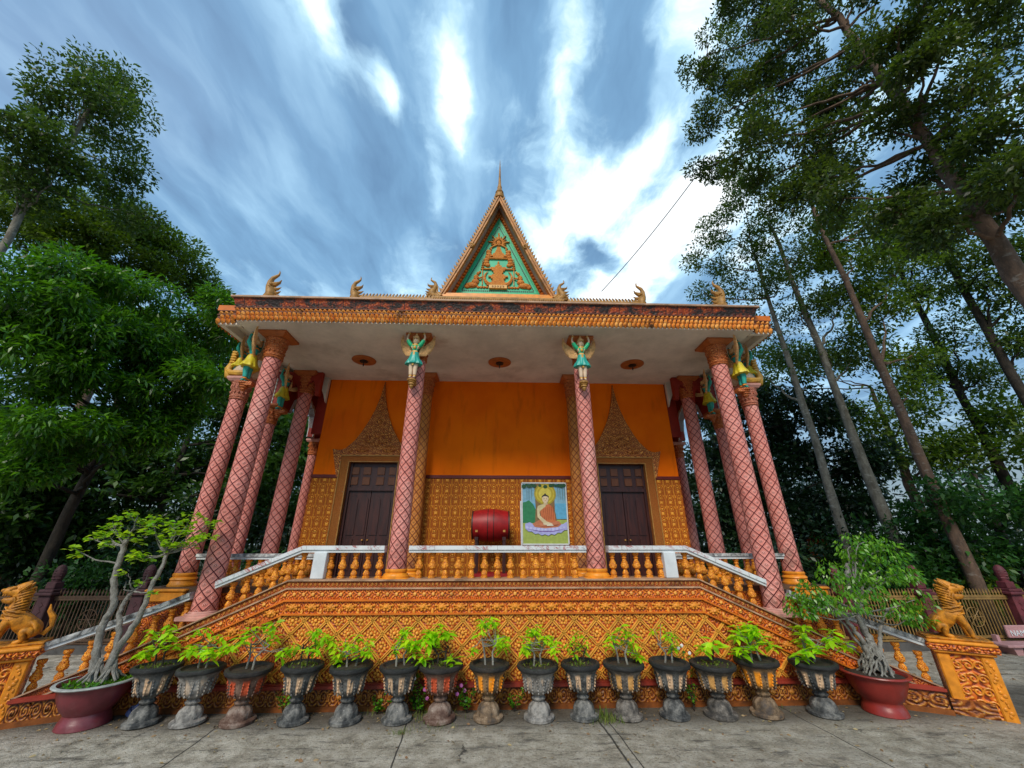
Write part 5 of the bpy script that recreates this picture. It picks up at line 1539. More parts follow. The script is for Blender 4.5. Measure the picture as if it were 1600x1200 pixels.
def wig(pts, n=6, amp=.02, seed=1):
    """refine a polyline with a smooth wiggle"""
    rg = random.Random(seed); out = []
    P = [Vector(p) for p in pts]
    for i in range(len(P) - 1):
        p0 = P[max(i - 1, 0)]; p1 = P[i]; p2 = P[i + 1]; p3 = P[min(i + 2, len(P) - 1)]
        for k in range(n):
            t = k / n
            q = .5 * ((2 * p1) + (-p0 + p2) * t + (2 * p0 - 5 * p1 + 4 * p2 - p3) * t * t + (-p0 + 3 * p1 - 3 * p2 + p3) * t ** 3)
            out.append(q + Vector((rg.uniform(-1, 1), rg.uniform(-1, 1), rg.uniform(-.5, .5))) * amp * (0 if (i == 0 and k == 0) else 1))
    out.append(P[-1]); return out
def radii(n, a, b_, p=1.0): return [a + (b_ - a) * (i / (n - 1)) ** p for i in range(n)]

# left: tall pale leaning trunks, thin crown of round leaves
bx, by = -4.44, 5.34
root = tag(empty('bonsai_tree', (bx, by, 0)), 'tall bonsai with bare pale trunks in a purple pot with a pale rim', 'bonsai')
bonsai_pot(root, 'potpurple', 'potrim', .355, .40)
b = MB()
trs = [([(-.07, 0, .36), (-.13, .0, .62), (-.19, .02, .90), (-.15, .02, 1.14), (-.24, .0, 1.40), (-.25, 0, 1.62), (-.26, 0, 1.84)], .043, .029),
       ([(.05, 0, .36), (.09, -.02, .62), (.18, .0, .90), (.23, .0, 1.12), (.22, .02, 1.34), (.27, .03, 1.55), (.26, .03, 1.76)], .043, .018),
       ([(.04, .03, .40), (.03, .03, .80), (-.05, .03, 1.0), (-.04, .03, 1.16), (.02, .03, 1.28)], .036, .020)]
for k, (p, a, c) in enumerate(trs):
    q = wig(p, 7, .008, k); b.tube(q, radii(len(q), a, c, .8), 12)
for k in range(16):                                   # surface roots
    a = k * .42; L = .10 + .06 * ((k * 7) % 5) / 5; cx = -.05 if k % 2 else .10
    b.tube(wig([(cx, 0, .56 + .02 * (k % 3)), (cx + .045 * math.cos(a), .045 * math.sin(a), .48), (cx + L * math.cos(a), L * math.sin(a), .40)], 4, .006, k), radii(9, .022, .010), 6)
twigs = []
rg = random.Random(8)
ends_old = [(-.30, -.02, 1.80), (-.18, .05, 1.93), (-.02, -.03, 2.0), (.12, .06, 2.05), (.28, -.02, 2.02), (-.34, .02, 1.62), (.34, 0, 1.86), (.44, .05, 1.96), (.58, -.04, 2.0), (.70, 0, 2.04), (.84, .04, 1.98), (.90, -.02, 1.84), (1.02, .03, 1.80), (.76, 0, 1.86), (.55, .03, 1.84), (.40, 0, 1.62), (.34, .02, 1.50), (.52, .0, 1.46), (.02, .02, 1.84), (.20, 0, 1.90), (1.0, 0, 1.92), (.24, .02, 1.60), (.80, .0, 1.72), (.66, .05, 1.94), (.30, .0, 1.40), (.48, -.05, 1.72)]
ends = [(x_, rg.uniform(-.12, .12), z_) for x_, z_ in ((-.67, 1.87), (-.6, 1.98), (-.43, 2.06), (-.26, 2.02), (-.14, 2.14), (0, 2.09), (.23, 1.99), (.33, 2.06), (.43, 2.12), (.52, 1.95), (.73, 1.86), (.49, 1.8), (.3, 1.8), (.21, 1.72), (-.12, 1.87), (-.73, 1.72), (-.02, 1.69), (.11, 1.65), (-.42, 1.83), (.58, 2.02), (.18, 1.91), (-.01, 1.47), (.33, 1.30), (.62, 1.9), (.40, 1.95), (-.52, 1.90), (.06, 1.98), (.12, 1.45), (-.05, 1.38))]
P_, D_, S_ = [], [], []
for k, e in enumerate(ends):
    src = (-.25, 0, 1.78) if e[0] < -.05 and e[2] > 1.6 else ((.26, .03, 1.68) if e[2] > 1.6 else (.02, .03, 1.27))
    if k == 15: src = (-.25, 0, 1.58)
    mid = tuple((src[i] + e[i]) / 2 + (-.03 if i == 2 else rg.uniform(-.03, .03)) for i in range(3))
    q = wig([src, mid, e], 4, .008, k); b.tube(q, radii(len(q), .011, .003), 6)
    for j in range(3 if e[2] > 1.6 else 1):
        e2 = (e[0] + rg.uniform(-.09, .09), e[1] + rg.uniform(-.09, .09), e[2] + rg.uniform(-.05, .05)); b.tube([q[-3], e2], [.004, .002], 5)
        for l in range(10):
            a = rg.uniform(0, 6.3); P_.append((e2[0] + rg.uniform(-.045, .045), e2[1] + rg.uniform(-.05, .05), e2[2] + rg.uniform(-.03, .03))); D_.append((math.cos(a), math.sin(a), rg.uniform(-.3, .3))); S_.append(rg.uniform(.05, .082))
b.build('trunk', M['bark_grey'], root, True)
scatter('leaves', np.array(P_), np.array(D_), S_, M['leaf_round'], root, LEAFR, 3, roll=.3)
rgn = np.random.RandomState(2); n = 500
a = rgn.uniform(0, 6.28, n); r = .29 * rgn.uniform(0, 1, n) ** .5
scatter('moss_and_grass', np.stack([r * np.cos(a), r * np.sin(a), np.full(n, .37)], 1), np.stack([rgn.normal(0, .8, n), rgn.normal(0, .8, n), rgn.uniform(.2, .9, n)], 1), rgn.uniform(.03, .08, n), M['leaf_fig'], root, LQN, 5)['kind'] = 'stuff'

# right: gnarled fig with a wide drooping crown
bx, by = 4.52, 5.36
root = tag(empty('bonsai_tree', (bx, by, 0)), 'wide drooping fig bonsai with gnarled grey roots in a red pot', 'bonsai')
bonsai_pot(root, 'potred', 'potred', .335, .39)
b = MB()
trs = [([(.06, 0, .40), (.11, .0, .58), (.09, .02, .74), (.03, .0, .92), (.08, .02, 1.12), (.02, .0, 1.32), (.10, 0, 1.55)], .055, .024),
       ([(.0, 0, .46), (-.03, -.02, .66), (-.10, .0, .86), (-.24, .0, 1.04), (-.42, 0, 1.24)], .034, .015), ([(-.02, .02, .60), (-.14, .05, .86), (-.30, .05, 1.02), (-.50, .05, 1.12)], .022, .010),
       ([(.14, 0, .50), (.22, .02, .68), (.30, .02, .86), (.46, .0, 1.04)], .030, .014), ([(.06, 0, 1.0), (.20, 0, 1.2), (.46, 0, 1.4)], .028, .014)]
for k, (p, a_, c_) in enumerate(trs):
    q = wig(p, 6, .012, k + 20); b.tube(q, radii(len(q), a_, c_, .8), 10)
for k in range(20):
    a = k * .33; L = .12 + .07 * ((k * 5) % 4) / 4
    b.tube(wig([(.06 + .02 * math.cos(a), 0, .72 - .04 * (k % 4)), (.05 + .09 * math.cos(a + .5), .09 * math.sin(a + .5), .54), (.04 + L * 1.1 * math.cos(a), L * math.sin(a), .37)], 5, .018, k), radii(11, .017, .010), 7)
b.build('trunk', M['bark_grey'], root, True)
pads = [(-.74, 0, 1.14, .17, .09), (-.52, .05, 1.30, .19, .10), (-.22, 0, 1.50, .20, .11), (.18, 0, 1.74, .22, .11), (.48, .05, 1.86, .20, .08), (.66, 0, 1.72, .20, .10), (.84, 0, 1.50, .20, .09), (.92, .05, 1.40, .14, .06), (.78, -.1, 1.20, .16, .09), (.68, -.05, .98, .14, .08), (.48, -.12, 1.08, .17, .09), (.18, -.1, 1.28, .20, .10), (-.12, -.1, 1.14, .18, .08), (-.38, -.1, 1.08, .17, .07), (-.66, -.05, 1.03, .15, .06), (.50, 0, 1.50, .20, .10), (.18, .0, 1.50, .20, .10), (-.38, .1, 1.24, .18, .09), (-.02, .05, 1.36, .18, .09), (.34, .1, 1.64, .2, .1)]
rgn = np.random.RandomState(9); P_, D_, S_ = [], [], []
b = MB()
for k, (x, y, z, rx, rz) in enumerate(pads):
    x += rg.uniform(-.05, .05); z += rg.uniform(-.05, .05); rx *= rg.uniform(.75, 1.12)
    b.tube(wig([(.08, 0, 1.15 if z > 1.3 else 1.0), ((x + .08) / 2, y / 2, z - .12), (x, y, z - .02)], 4, .01, k), radii(9, .012, .004), 5)
    n = int(235 * rx * rx / .04)
    v = rgn.normal(0, 1, (n, 3)); v /= np.linalg.norm(v, axis=1, keepdims=True); v *= rgn.uniform(.45, 1.05, (n, 1)) ** .6
    p = v * [rx * 1.12, rx, rz * 1.45] + [x, y, z]; p[:, 2] -= .35 * ((p[:, 0] - x) ** 2 + (p[:, 1] - y) ** 2) / rx
    d = v * [1.1, 1.1, 0] + rgn.normal(0, .5, (n, 3)) + [0, 0, -1.05]
    P_.append(p); D_.append(d); S_.append(rgn.uniform(.038, .075, n))
b.build('branches', M['bark_grey'], root, True)
scatter('leaves', np.concatenate(P_), np.concatenate(D_), np.concatenate(S_), M['leaf_fig'], root, LQ, 5)

# --- fences with maroon posts
def fence(x0, x1, y, posts, label, hz=.88):
    FM = M['fencegold'] if x0 > 0 else M['fencedark']; PMt = M['maroon'] if x0 > 0 else M['maroondark']
    root = tag(empty('fence', ((x0 + x1) / 2, y, 0)), label, 'fence', 'gold-railed fences between maroon posts')
    cx = (x0 + x1) / 2
    b = MB(); b.box(x0 - cx, x1 - cx, -.09, .09, -.2, .13); b.build('footing_wall', M['conc'], root)
    b = MB(); b.box(x0 - cx, x1 - cx, -.02, .02, hz - .07, hz - .03); b.box(x0 - cx, x1 - cx, -.028, .028, hz - .028, hz); b.box(x0 - cx, x1 - cx, -.02, .02, .18, .22); b.box(x0 - cx, x1 - cx, -.03, .03, .14, .165)
    b.build('rails', FM, root)
    edges = [x0] + [p for p in posts] + [x1]
    for a, c in zip(edges[:-1], edges[1:]):
        b = MB(); n = max(2, int((c - a) / .062))
        for k in range(n):
            x = a + (k + .5) * (c - a) / n - cx
            b.box(x - .007, x + .007, -.007, .007, .165, hz)
            b.prism([(x - .014, hz), (x + .014, hz), (x + .006, hz + .03), (x + .017, hz + .045), (x, hz + .12), (x - .017, hz + .045), (x - .006, hz + .03)], -.006, .006)
        m_ = (a + c) / 2 - cx                          # rosette in the middle of the panel
        for k in range(8):
            t = k * PI / 4; b.tube([(m_, 0, .52), (m_ + .16 * math.cos(t), -.01, .52 + .16 * math.sin(t))], .006, 5)
        b.tube([(m_ + .16 * math.cos(t * PI / 8), -.01, .52 + .16 * math.sin(t * PI / 8)) for t in range(17)], .007, 5)
        b.build('railing_panel', FM, root)
    for p in posts:
        x = p - cx
        b = MB(); b.cbox(x - .11, x + .11, -.11, .11, -.1, hz + .02, .012); b.cbox(x - .16, x + .16, -.16, .16, hz + .02, hz + .07, .01); b.cbox(x - .13, x + .13, -.13, .13, hz + .07, hz + .12, .01)
        for k in range(7): b.prism([(x, .12 + k * .10), (x + .045, .165 + k * .10), (x, .21 + k * .10), (x - .045, .165 + k * .10)], -.118, -.108)
        post = b.build('post', PMt, root)
        b = MB(); b.cbox(x - .085, x + .085, -.085, .085, hz + .12, hz + .24, .01); b.lathe([(.07, hz + .24), (.075, hz + .30), (.09, hz + .36), (.085, hz + .44), (.06, hz + .50), (.02, hz + .53)], 14, (x, 0, 0))
        for k in range(4): b.tube([(x - .08, -.03, hz + .30 + k * .045), (x, -.092, hz + .295 + k * .045), (x + .08, -.03, hz + .30 + k * .045)], .012, 6)
        f_ = b.build('finial', PMt, post, True)
fence(5.1, 18.0, 8.02, [5.2, 6.6, 8.18, 9.98, 11.8, 13.6, 15.4, 17.2], 'maroon-posted gold fence behind the right lion and the pink bench')
fence(-18.0, -5.0, 8.32, [-16.4, -14.8, -13.2, -11.5, -9.9, -8.32, -6.66, -5.1], 'maroon-posted dark fence behind the left lion', .90)

# --- pink bench by the right fence
root = tag(empty('bench', (9.56, 7.72, 0)), 'pink stone bench with white lettering on its backrest by the right fence', 'bench')
b = MB(); b.cbox(-.62, .7, -.17, .17, .12, .16, .008); b.build('seat', M['pink'], root)
b = MB(); b.cbox(-.12, .75, .17, .21, .20, .40, .01); b.build('backrest', M['pink'], root)
for x in (-.40, .45):
    b = MB(); b.prism([(x - .05, -.02), (x + .05, -.02), (x + .09, .12), (x - .09, .12)], -.12, .12); b.box(x - .03, x + .03, .12, .20, .12, .26); b.build('leg', M['pink'], root)
cu = bpy.data.curves.new('lettering', 'FONT'); cu.body = 'NAM'; cu.size = .13; cu.extrude = .004
to = bpy.data.objects.new('lettering_src', cu); COL.objects.link(to)
dg = bpy.context.evaluated_depsgraph_get(); dg.update()
me = bpy.data.meshes.new_from_object(to.evaluated_get(dg)); bpy.data.objects.remove(to); me.name = 'lettering'
me.materials.clear(); me.materials.append(M['white'])
lt = bpy.data.objects.new('lettering', me); link(lt, root); lt.location = (-.08, .163, .235); lt.rotation_euler = (PI / 2, 0, 0)

# --- small stone shrine top far behind on the right
root = tag(empty('stone_shrine', (9.9, 12.4, 0)), 'small brown stone shrine half hidden behind the red-potted bonsai', 'shrine')
b = MB(); b.cbox(-.30, .30, -.30, .30, 0, 1.3, .02); b.build('base', M['conc'], root)
b = MB(); b.lathe([(.36, 1.3), (.40, 1.36), (.30, 1.42), (.22, 1.5), (.26, 1.60), (.36, 1.70), (.30, 1.78), (.20, 1.84), (.24, 1.92), (.14, 2.0), (.10, 2.1), (.02, 2.3)], 16); b.build('spire', M['pedor'], root, True)

# --- crumpled blue plastic bag
rg = random.Random(4)
b = MB(); b.ell((0, 0, .06), (.12, .08, .06), 14, 9)
b.v = [(x * rg.uniform(.75, 1.2), y * rg.uniform(.75, 1.2), max(.0, z * rg.uniform(.7, 1.3))) for x, y, z in b.v]
m = plain('blue_plastic', (.03, .05, .14), .3, .5, 30, .3, .3); o = b.build('plastic_bag', m, None); o.location = (-4.02, 5.50, 0)
tag(o, 'crumpled dark blue plastic bag on the ground right of the purple bonsai pot', 'bag')
# ================================================================== GROUND
def m_ground():
    m, nt, b = mat('old_concrete_paving', .85, .3)
    o = objc(nt); x, y, z = sep(nt, o)
    n = noise(nt, o, 1.0, 8, .65); n2 = noise(nt, o, 5.0, 8, .72); n3 = noise(nt, o, 38, 5, .7)
    st = noise(nt, combine(nt, x * 1.2, y * 5.0, 0.0), 1.8, 7, .72)
    col = ramp(nt, n2, [(.32, (.17, .148, .115)), (.47, (.40, .35, .275)), (.62, (.62, .56, .465))])
    slabn = ((x + 2.4) * .45).floor()
    col = mixc(nt, (slabn * 12.9898).sin().ss(-.6, .9) * .35, col, (.26, .225, .16))
    col = mixc(nt, st.ss(.52, .66) * .8, col, (.085, .075, .062)); col = mixc(nt, st.ss(.40, .28) * .6, col, (.55, .50, .42))
    col = mixc(nt, n.ss(.52, .70) * .45, col, (.30, .28, .24))
    col = mixc(nt, n3.ss(.56, .68) * .7, col, (.50, .46, .39)); col = mixc(nt, n3.ss(.46, .34) * .65, col, (.05, .045, .038))
    col = mixc(nt, (y + (n2 - .5) * .5).ss(4.95, 5.35) * .60 * (y * -1.0).ss(-6.4, -6.0) * 1.2, col, (.030, .026, .022))  # dark band at the wall foot: dirt plus contact shade painted into the colour
    wx = x + (noise(nt, combine(nt, 0.0, y * 1.5, 0.0), 2.0, 3) - .5) * .05
    for jx, jw in ((-2.93, .012), (-.93, .012), (1.17, .016), (1.27, .010), (3.45, .010)):
        d = (wx + (y * -1.0 + 4.8) * -.06 - jx).abs()
        col = mixc(nt, d.ss(jw, jw * .3) * .9, col, (.022, .020, .018))
    lite = (wx + (y * -1.0 + 4.8) * -.06 - 1.21).abs(); col = mixc(nt, lite.ss(.03, .01) * n3.ss(.4, .6) * .5, col, (.34, .32, .29))
    ve = voro(nt, combine(nt, x + n2 * .35, y + n3 * .12, 0.0), .42, 'DISTANCE_TO_EDGE'); crack = ve.ss(.007, .002) * n.ss(.50, .58)
    col = mixc(nt, crack * .85, col, (.03, .027, .022))
    setcol(nt, b, col)
    h = n2 * .8 + n3 * .7 + noise(nt, o, 110, 3) * .4
    bump(nt, b, h, .9, .03)
    return m
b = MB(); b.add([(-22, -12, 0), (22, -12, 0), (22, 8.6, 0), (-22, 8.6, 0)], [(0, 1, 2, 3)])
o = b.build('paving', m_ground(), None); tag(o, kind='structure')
m, nt, bb = mat('forest_floor', .95, .1)
oc = objc(nt); n = noise(nt, oc, 2.2, 8, .7); setcol(nt, bb, ramp(nt, n, [(.3, (.020, .022, .012)), (.55, (.045, .045, .022)), (.75, (.05, .075, .02))])); bump(nt, bb, n, .8, .1)
b = MB(); b.add([(-600, -600, -.01), (600, -600, -.01), (600, 600, -.01), (-600, 600, -.01)], [(0, 1, 2, 3)])
o = b.build('ground', m, None); tag(o, kind='structure')

rgn = np.random.RandomState(77)
n = 620
P_ = np.stack([rgn.uniform(-6, 6, n), rgn.uniform(4.1, 5.6, n), np.full(n, .006)], 1)
P_[:270, 1] = rgn.uniform(4.9, 5.55, 270)
a = rgn.uniform(0, 6.28, n)
me_leaf = leafmat('dry_leaves', (.30, .20, .08), (.42, .33, .17), (.20, .09, .04), .1, .6, 9)
o = scatter('fallen_leaves', P_, np.stack([np.cos(a), np.sin(a), rgn.uniform(-.05, .25, n)], 1), rgn.uniform(.018, .050, n) * np.where(rgn.uniform(0, 1, n) > .93, 1.9, 1), me_leaf, None, LEAF, 4, roll=.5)
tag(o, kind='stuff')
n = 900
P_ = np.stack([rgn.uniform(-22, 22, n), rgn.uniform(5.9, 8, n), np.full(n, .005)], 1); P_ = P_[np.abs(P_[:, 0]) > 5]; n = len(P_)
a = rgn.uniform(0, 6.28, n)
o = scatter('fallen_leaves', P_, np.stack([np.cos(a), np.sin(a), rgn.uniform(-.05, .25, n)], 1), rgn.uniform(.02, .06, n), me_leaf, None, LEAF, 6, roll=.5); tag(o, kind='stuff')

# grass tufts in the joints
P_, D_, S_ = [], [], []
for cx, cy, nn, hh, sp in ((-.97, 5.02, 60, .05, .05), (1.24, 5.22, 130, .09, .09), (1.20, 5.34, 50, .12, .06), (-.72, 5.40, 120, .08, .14), (-1.0, 5.38, 90, .07, .12), (-.98, 5.0, 40, .04, .03), (-.66, 5.12, 60, .06, .12), (3.3, 5.5, 30, .05, .1), (-1.45, 5.55, 40, .07, .1)):
    for k in range(nn):
        P_.append((cx + rgn.normal(0, sp), cy + rgn.normal(0, sp * .5), 0)); D_.append((rgn.normal(0, .35), rgn.normal(0, .35), 1)); S_.append(hh * rgn.uniform(.4, 1.1))
o = scatter('grass_tufts', np.array(P_), np.array(D_), S_, M['grass'], None, (np.array([(0, -.03, 0), (0, .03, 0), (.6, .025, .03), (1, 0, .12)]), np.array([(0, 1, 2, 3)])), 2)
tag(o, kind='stuff')

# small flowering weeds along the wall
pinkm = plain('pink_petal', (.62, .16, .50), .5, .2, 20); whitem = plain('white_petal', (.80, .78, .74), .5, .1, 20)
wspecs = [(-.33, 5.50, .42, 9, pinkm, 'leafy weed with pink-violet flowers between the brown-red and the bright orange urns'), (-.90, 5.50, .40, 8, pinkm, 'leafy weed with one pale pink flower between the black and the brown-red urns'),
          (-1.36, 5.50, .30, 6, None, 'small green weed left of the black cream-streaked urn'), (.22, 5.52, .30, 5, None, 'small green weed against the carved band right of the orange urn'),
          (-.86, 5.46, .62, 7, whitem, 'taller weed with tiny white flowers against the lattice wall left of the brown-red urn'), (2.32, 5.46, .66, 6, whitem, 'thin weed with two white flowers right of the third urn past the column'), (-2.42, 5.52, .50, 7, None, 'yellowish weed beside the red-streaked urn')]
for i, (x, y, hgt, ns, fm, lab) in enumerate(wspecs):
    root = tag(empty('weed', (x, y, 0)), lab, 'weed', 'weeds growing along the foot of the temple wall')
    rg = random.Random(i); b = MB(); P_, D_, S_ = [], [], []; tops = []
    for k in range(ns):
        tx, ty, tz = rg.uniform(-.14, .14), rg.uniform(-.10, .04), hgt * rg.uniform(.35, 1.0)
        b.tube([(0, 0, 0), (tx * .4, ty * .5, tz * .5), (tx, ty, tz)], [.004, .003, .002], 5); tops.append((tx, ty, tz))
        for l in range(16):
            f_ = rg.uniform(.25, 1); a = rg.uniform(0, 6.3); P_.append((tx * f_, ty * f_, tz * f_)); D_.append((math.cos(a), math.sin(a), rg.uniform(-.2, .5))); S_.append(rg.uniform(.022, .045))
    b.build('stems', M['bark_dark'], root); scatter('leaves', np.array(P_), np.array(D_), S_, M['leaf_fig'], root, LEAFR, i)
    if fm:
        for (tx, ty, tz) in tops[:(4 if fm is pinkm else 3)]:
            b = MB()
            for q in range(5):
                a = q * 1.257; b.ell((tx + .010 * math.cos(a), ty - .03, tz + .010 * math.sin(a)), (.011, .003, .011), 6, 4)
            b.build('flower', fm, root, True)

# ================================================================== TREES
CR = {
'L1':[(-11.87,6.95,11.13,0.79),(-12.21,7.35,13.61,0.93),(-12.44,7.93,15.4,0.64),(-12.5,8.74,13.96,0.79),(-11.8,7.53,11.45,0.79),(-12.43,7.46,10.14,0.53),(-12.14,8.81,11.88,0.7),(-12.05,6.62,11.0,0.43),(-11.4,8.55,12.29,0.37),(-12.87,7.21,13.04,0.5),(-13.14,7.73,15.85,0.63),(-12.19,6.89,13.39,0.57),(-12.0,8.13,14.32,0.59),(-13.06,7.38,10.95,0.6),(-11.61,7.37,10.29,0.54),(-11.21,8.8,10.98,0.58)],
'L1b':[(-14.09,9.96,11.56,1.06),(-13.87,11.08,12.72,1.12),(-13.51,12.27,12.61,1.13),(-15.77,10.14,11.69,1.05),(-12.41,12.33,11.43,1.01),(-12.18,13.25,11.37,0.84),(-15.95,9.38,12.55,0.66),(-13.51,10.73,10.92,1.13)],
'L2':[(-8.4,5.88,5.97,0.71),(-8.46,6.63,6.76,0.67),(-8.28,7.61,6.81,0.84),(-7.95,8.65,6.76,0.82),(-8.37,6.34,4.85,0.8),(-8.18,7.35,5.07,1.03),(-7.82,8.44,5.25,0.95),(-7.81,6.64,3.64,0.56),(-7.56,7.64,3.8,0.56),(-7.14,8.69,4.4,0.61),(-9.39,7.06,4.12,0.58),(-6.78,8.01,5.24,0.6),(-7.69,7.87,5.96,0.79),(-9.71,6.16,5.51,0.73),(-8.06,6.33,5.66,0.61),(-8.04,7.13,5.86,0.64),(-9.1,6.61,5.53,0.6),(-8.71,7.89,3.86,0.62),(-8.11,6.67,3.09,0.44),(-7.45,8.09,4.21,0.62),(-7.28,8.9,6.92,0.47),(-6.73,7.73,7.12,0.39)],
'L3':[(-11.65,9.84,3.39,0.77),(-11.39,10.88,3.23,0.88),(-10.8,12.15,3.78,1.04),(-10.11,13.36,4.43,1.01),(-8.78,12.77,2.71,1.1),(-11.72,10.89,1.79,0.8),(-10.89,12.4,1.97,0.98),(-7.34,13.37,2.76,1.0),(-7.38,13.91,4.56,1.01),(-8.49,13.86,5.97,1.04),(-12.25,11.42,4.4,0.8),(-9.77,12.03,7.7,0.83),(-9.59,12.81,6.1,0.83),(-6.93,14.98,2.22,0.89),(-11.83,9.63,2.48,0.71),(-9.41,12.63,1.97,1.03),(-11.34,11.63,1.79,0.88),(-8.62,14.36,7.46,1.0),(-7.51,13.56,5.41,0.79),(-8.85,13.33,6.29,0.89),(-9.18,13.71,4.96,0.87),(-7.88,13.06,3.96,0.81),(-12.28,9.86,4.03,0.72),(-11.85,11.12,2.59,0.79),(-11.82,11.87,4.11,0.84)],
'Rdark':[(9.55,11.89,6.25,0.94),(10.73,11.53,5.91,0.88),(9.95,12.85,4.47,1.15),(11.21,12.45,4.39,1.09),(9.16,12.5,2.94,0.97),(10.22,12.31,2.73,0.93),(11.66,11.67,4.24,0.82),(8.24,12.83,3.58,1.04),(8.24,13.42,5.04,0.92),(11.01,11.95,2.9,0.8),(9.96,13.47,1.79,0.89),(8.0,13.27,2.39,0.82),(8.43,13.6,6.59,0.83),(7.99,14.44,4.77,0.83),(6.93,13.59,2.81,0.78),(6.71,14.25,3.77,0.71),(9.44,13.23,6.48,0.84),(10.09,13.37,5.77,0.92)],
'Rbush':[(10.55,8.82,2.9,0.63),(11.25,8.74,2.61,0.67),(10.84,10.0,2.09,0.7),(12.06,9.34,1.79,0.67),(10.6,9.15,1.52,0.67),(10.16,10.34,2.1,0.66),(12.21,8.71,2.75,0.6),(9.97,9.47,1.38,0.57),(9.83,10.31,1.34,0.63),(9.76,11.06,1.63,0.62),(11.79,9.67,1.09,0.55)],
'Rback':[(15.06,10.31,4.36,0.75),(15.61,10.38,5.57,0.8),(14.27,12.92,4.97,1.01),(15.26,12.54,4.89,0.96),(14.78,11.12,4.55,0.75),(13.79,13.07,6.48,0.98),(14.97,12.49,6.54,0.82),(11.52,14.15,9.15,1.05),(11.09,15.12,8.35,0.83),(13.24,13.97,8.78,1.01)],
'T1':[(8.1,10.49,12.91,0.83),(7.99,11.19,11.84,0.95),(8.78,11.22,10.83,0.83),(9.35,11.41,9.28,0.84),(7.54,11.2,10.21,0.64),(9.4,10.37,11.61,0.78),(9.52,10.94,7.73,0.73),(8.81,9.9,13.26,0.66),(9.3,10.13,9.73,0.69),(8.88,11.14,6.87,0.53)],
'T2':[(9.64,9.81,10.54,0.84),(9.89,10.26,8.81,0.89),(10.45,10.41,7.47,0.79),(11.29,10.25,9.09,0.82),(9.72,10.07,12.23,0.86),(10.82,9.66,11.85,0.81),(10.99,10.21,7.15,0.65),(10.2,9.22,13.16,0.81),(9.8,10.34,15.18,0.94)],
'T3':[(11.03,9.02,10.16,0.9),(11.46,9.29,7.98,0.85),(12.26,9.07,9.49,0.87),(11.78,10.46,7.52,0.74),(11.47,8.88,6.68,0.64),(11.66,9.44,12.85,0.91),(12.75,8.81,11.34,0.8),(11.01,9.05,5.6,0.48),(11.24,9.56,8.85,0.72),(11.12,10.44,10.84,0.84),(11.98,10.22,11.85,0.84),(11.76,8.48,11.23,0.73)],
'T4':[(15.04,10.34,10.31,0.96),(15.44,10.64,8.42,0.92),(15.41,11.54,7.15,0.8),(16.28,11.18,7.0,0.72),(15.05,10.76,12.14,0.95),(15.96,10.31,13.01,1.03),(15.96,11.21,5.42,0.6)],
'T5':[(13.76,8.65,10.17,0.83),(14.32,8.69,8.77,0.78),(14.76,8.93,7.18,0.67),(14.84,9.73,12.99,0.9),(14.42,8.01,9.84,0.75),(14.84,8.3,8.49,0.73),(15.15,8.76,11.94,0.79)],
'big':[(5.7,5.97,14.46,0.66),(5.77,6.58,12.66,0.55),(5.76,7.24,11.57,0.44),(7.5,6.23,16.67,0.85),(7.03,4.77,13.58,0.72),(6.71,6.0,12.97,0.75),(7.68,5.59,12.57,0.77),(5.82,5.85,10.45,0.62),(6.68,5.65,10.2,0.65),(7.83,4.93,11.36,0.61),(7.94,5.66,10.29,0.71),(6.73,5.19,8.06,0.5),(6.65,6.07,9.07,0.56),(6.49,6.94,10.42,0.53),(7.39,3.68,10.81,0.58),(7.99,3.57,10.2,0.59),(8.55,3.52,9.55,0.56),(8.66,4.49,9.97,0.52),(7.74,3.51,7.64,0.46),(7.97,4.19,7.24,0.43),(8.15,4.89,8.45,0.52),(6.79,4.69,7.17,0.39),(6.9,5.38,16.72,0.78),(8.02,4.6,15.06,0.8),(8.9,3.98,13.75,0.69),(7.98,2.94,10.75,0.58),(7.99,4.15,8.29,0.41),(8.48,4.28,6.94,0.34),(7.07,4.25,6.57,0.34),(7.48,4.55,9.22,0.42),(7.37,5.6,13.81,0.66),(7.97,5.62,11.38,0.6),(6.43,5.56,11.18,0.54),(7.04,5.6,9.12,0.49),(8.3,4.63,11.78,0.59),(7.36,3.73,9.49,0.46),(7.94,3.67,8.89,0.43),(8.56,3.5,8.79,0.45),(9.09,3.53,11.05,0.56),(7.8,3.39,11.04,0.51),(7.95,4.22,13.44,0.59),(7.81,5.41,16.5,0.69),(7.47,3.51,6.78,0.32),(6.22,6.15,13.5,0.55)],
}
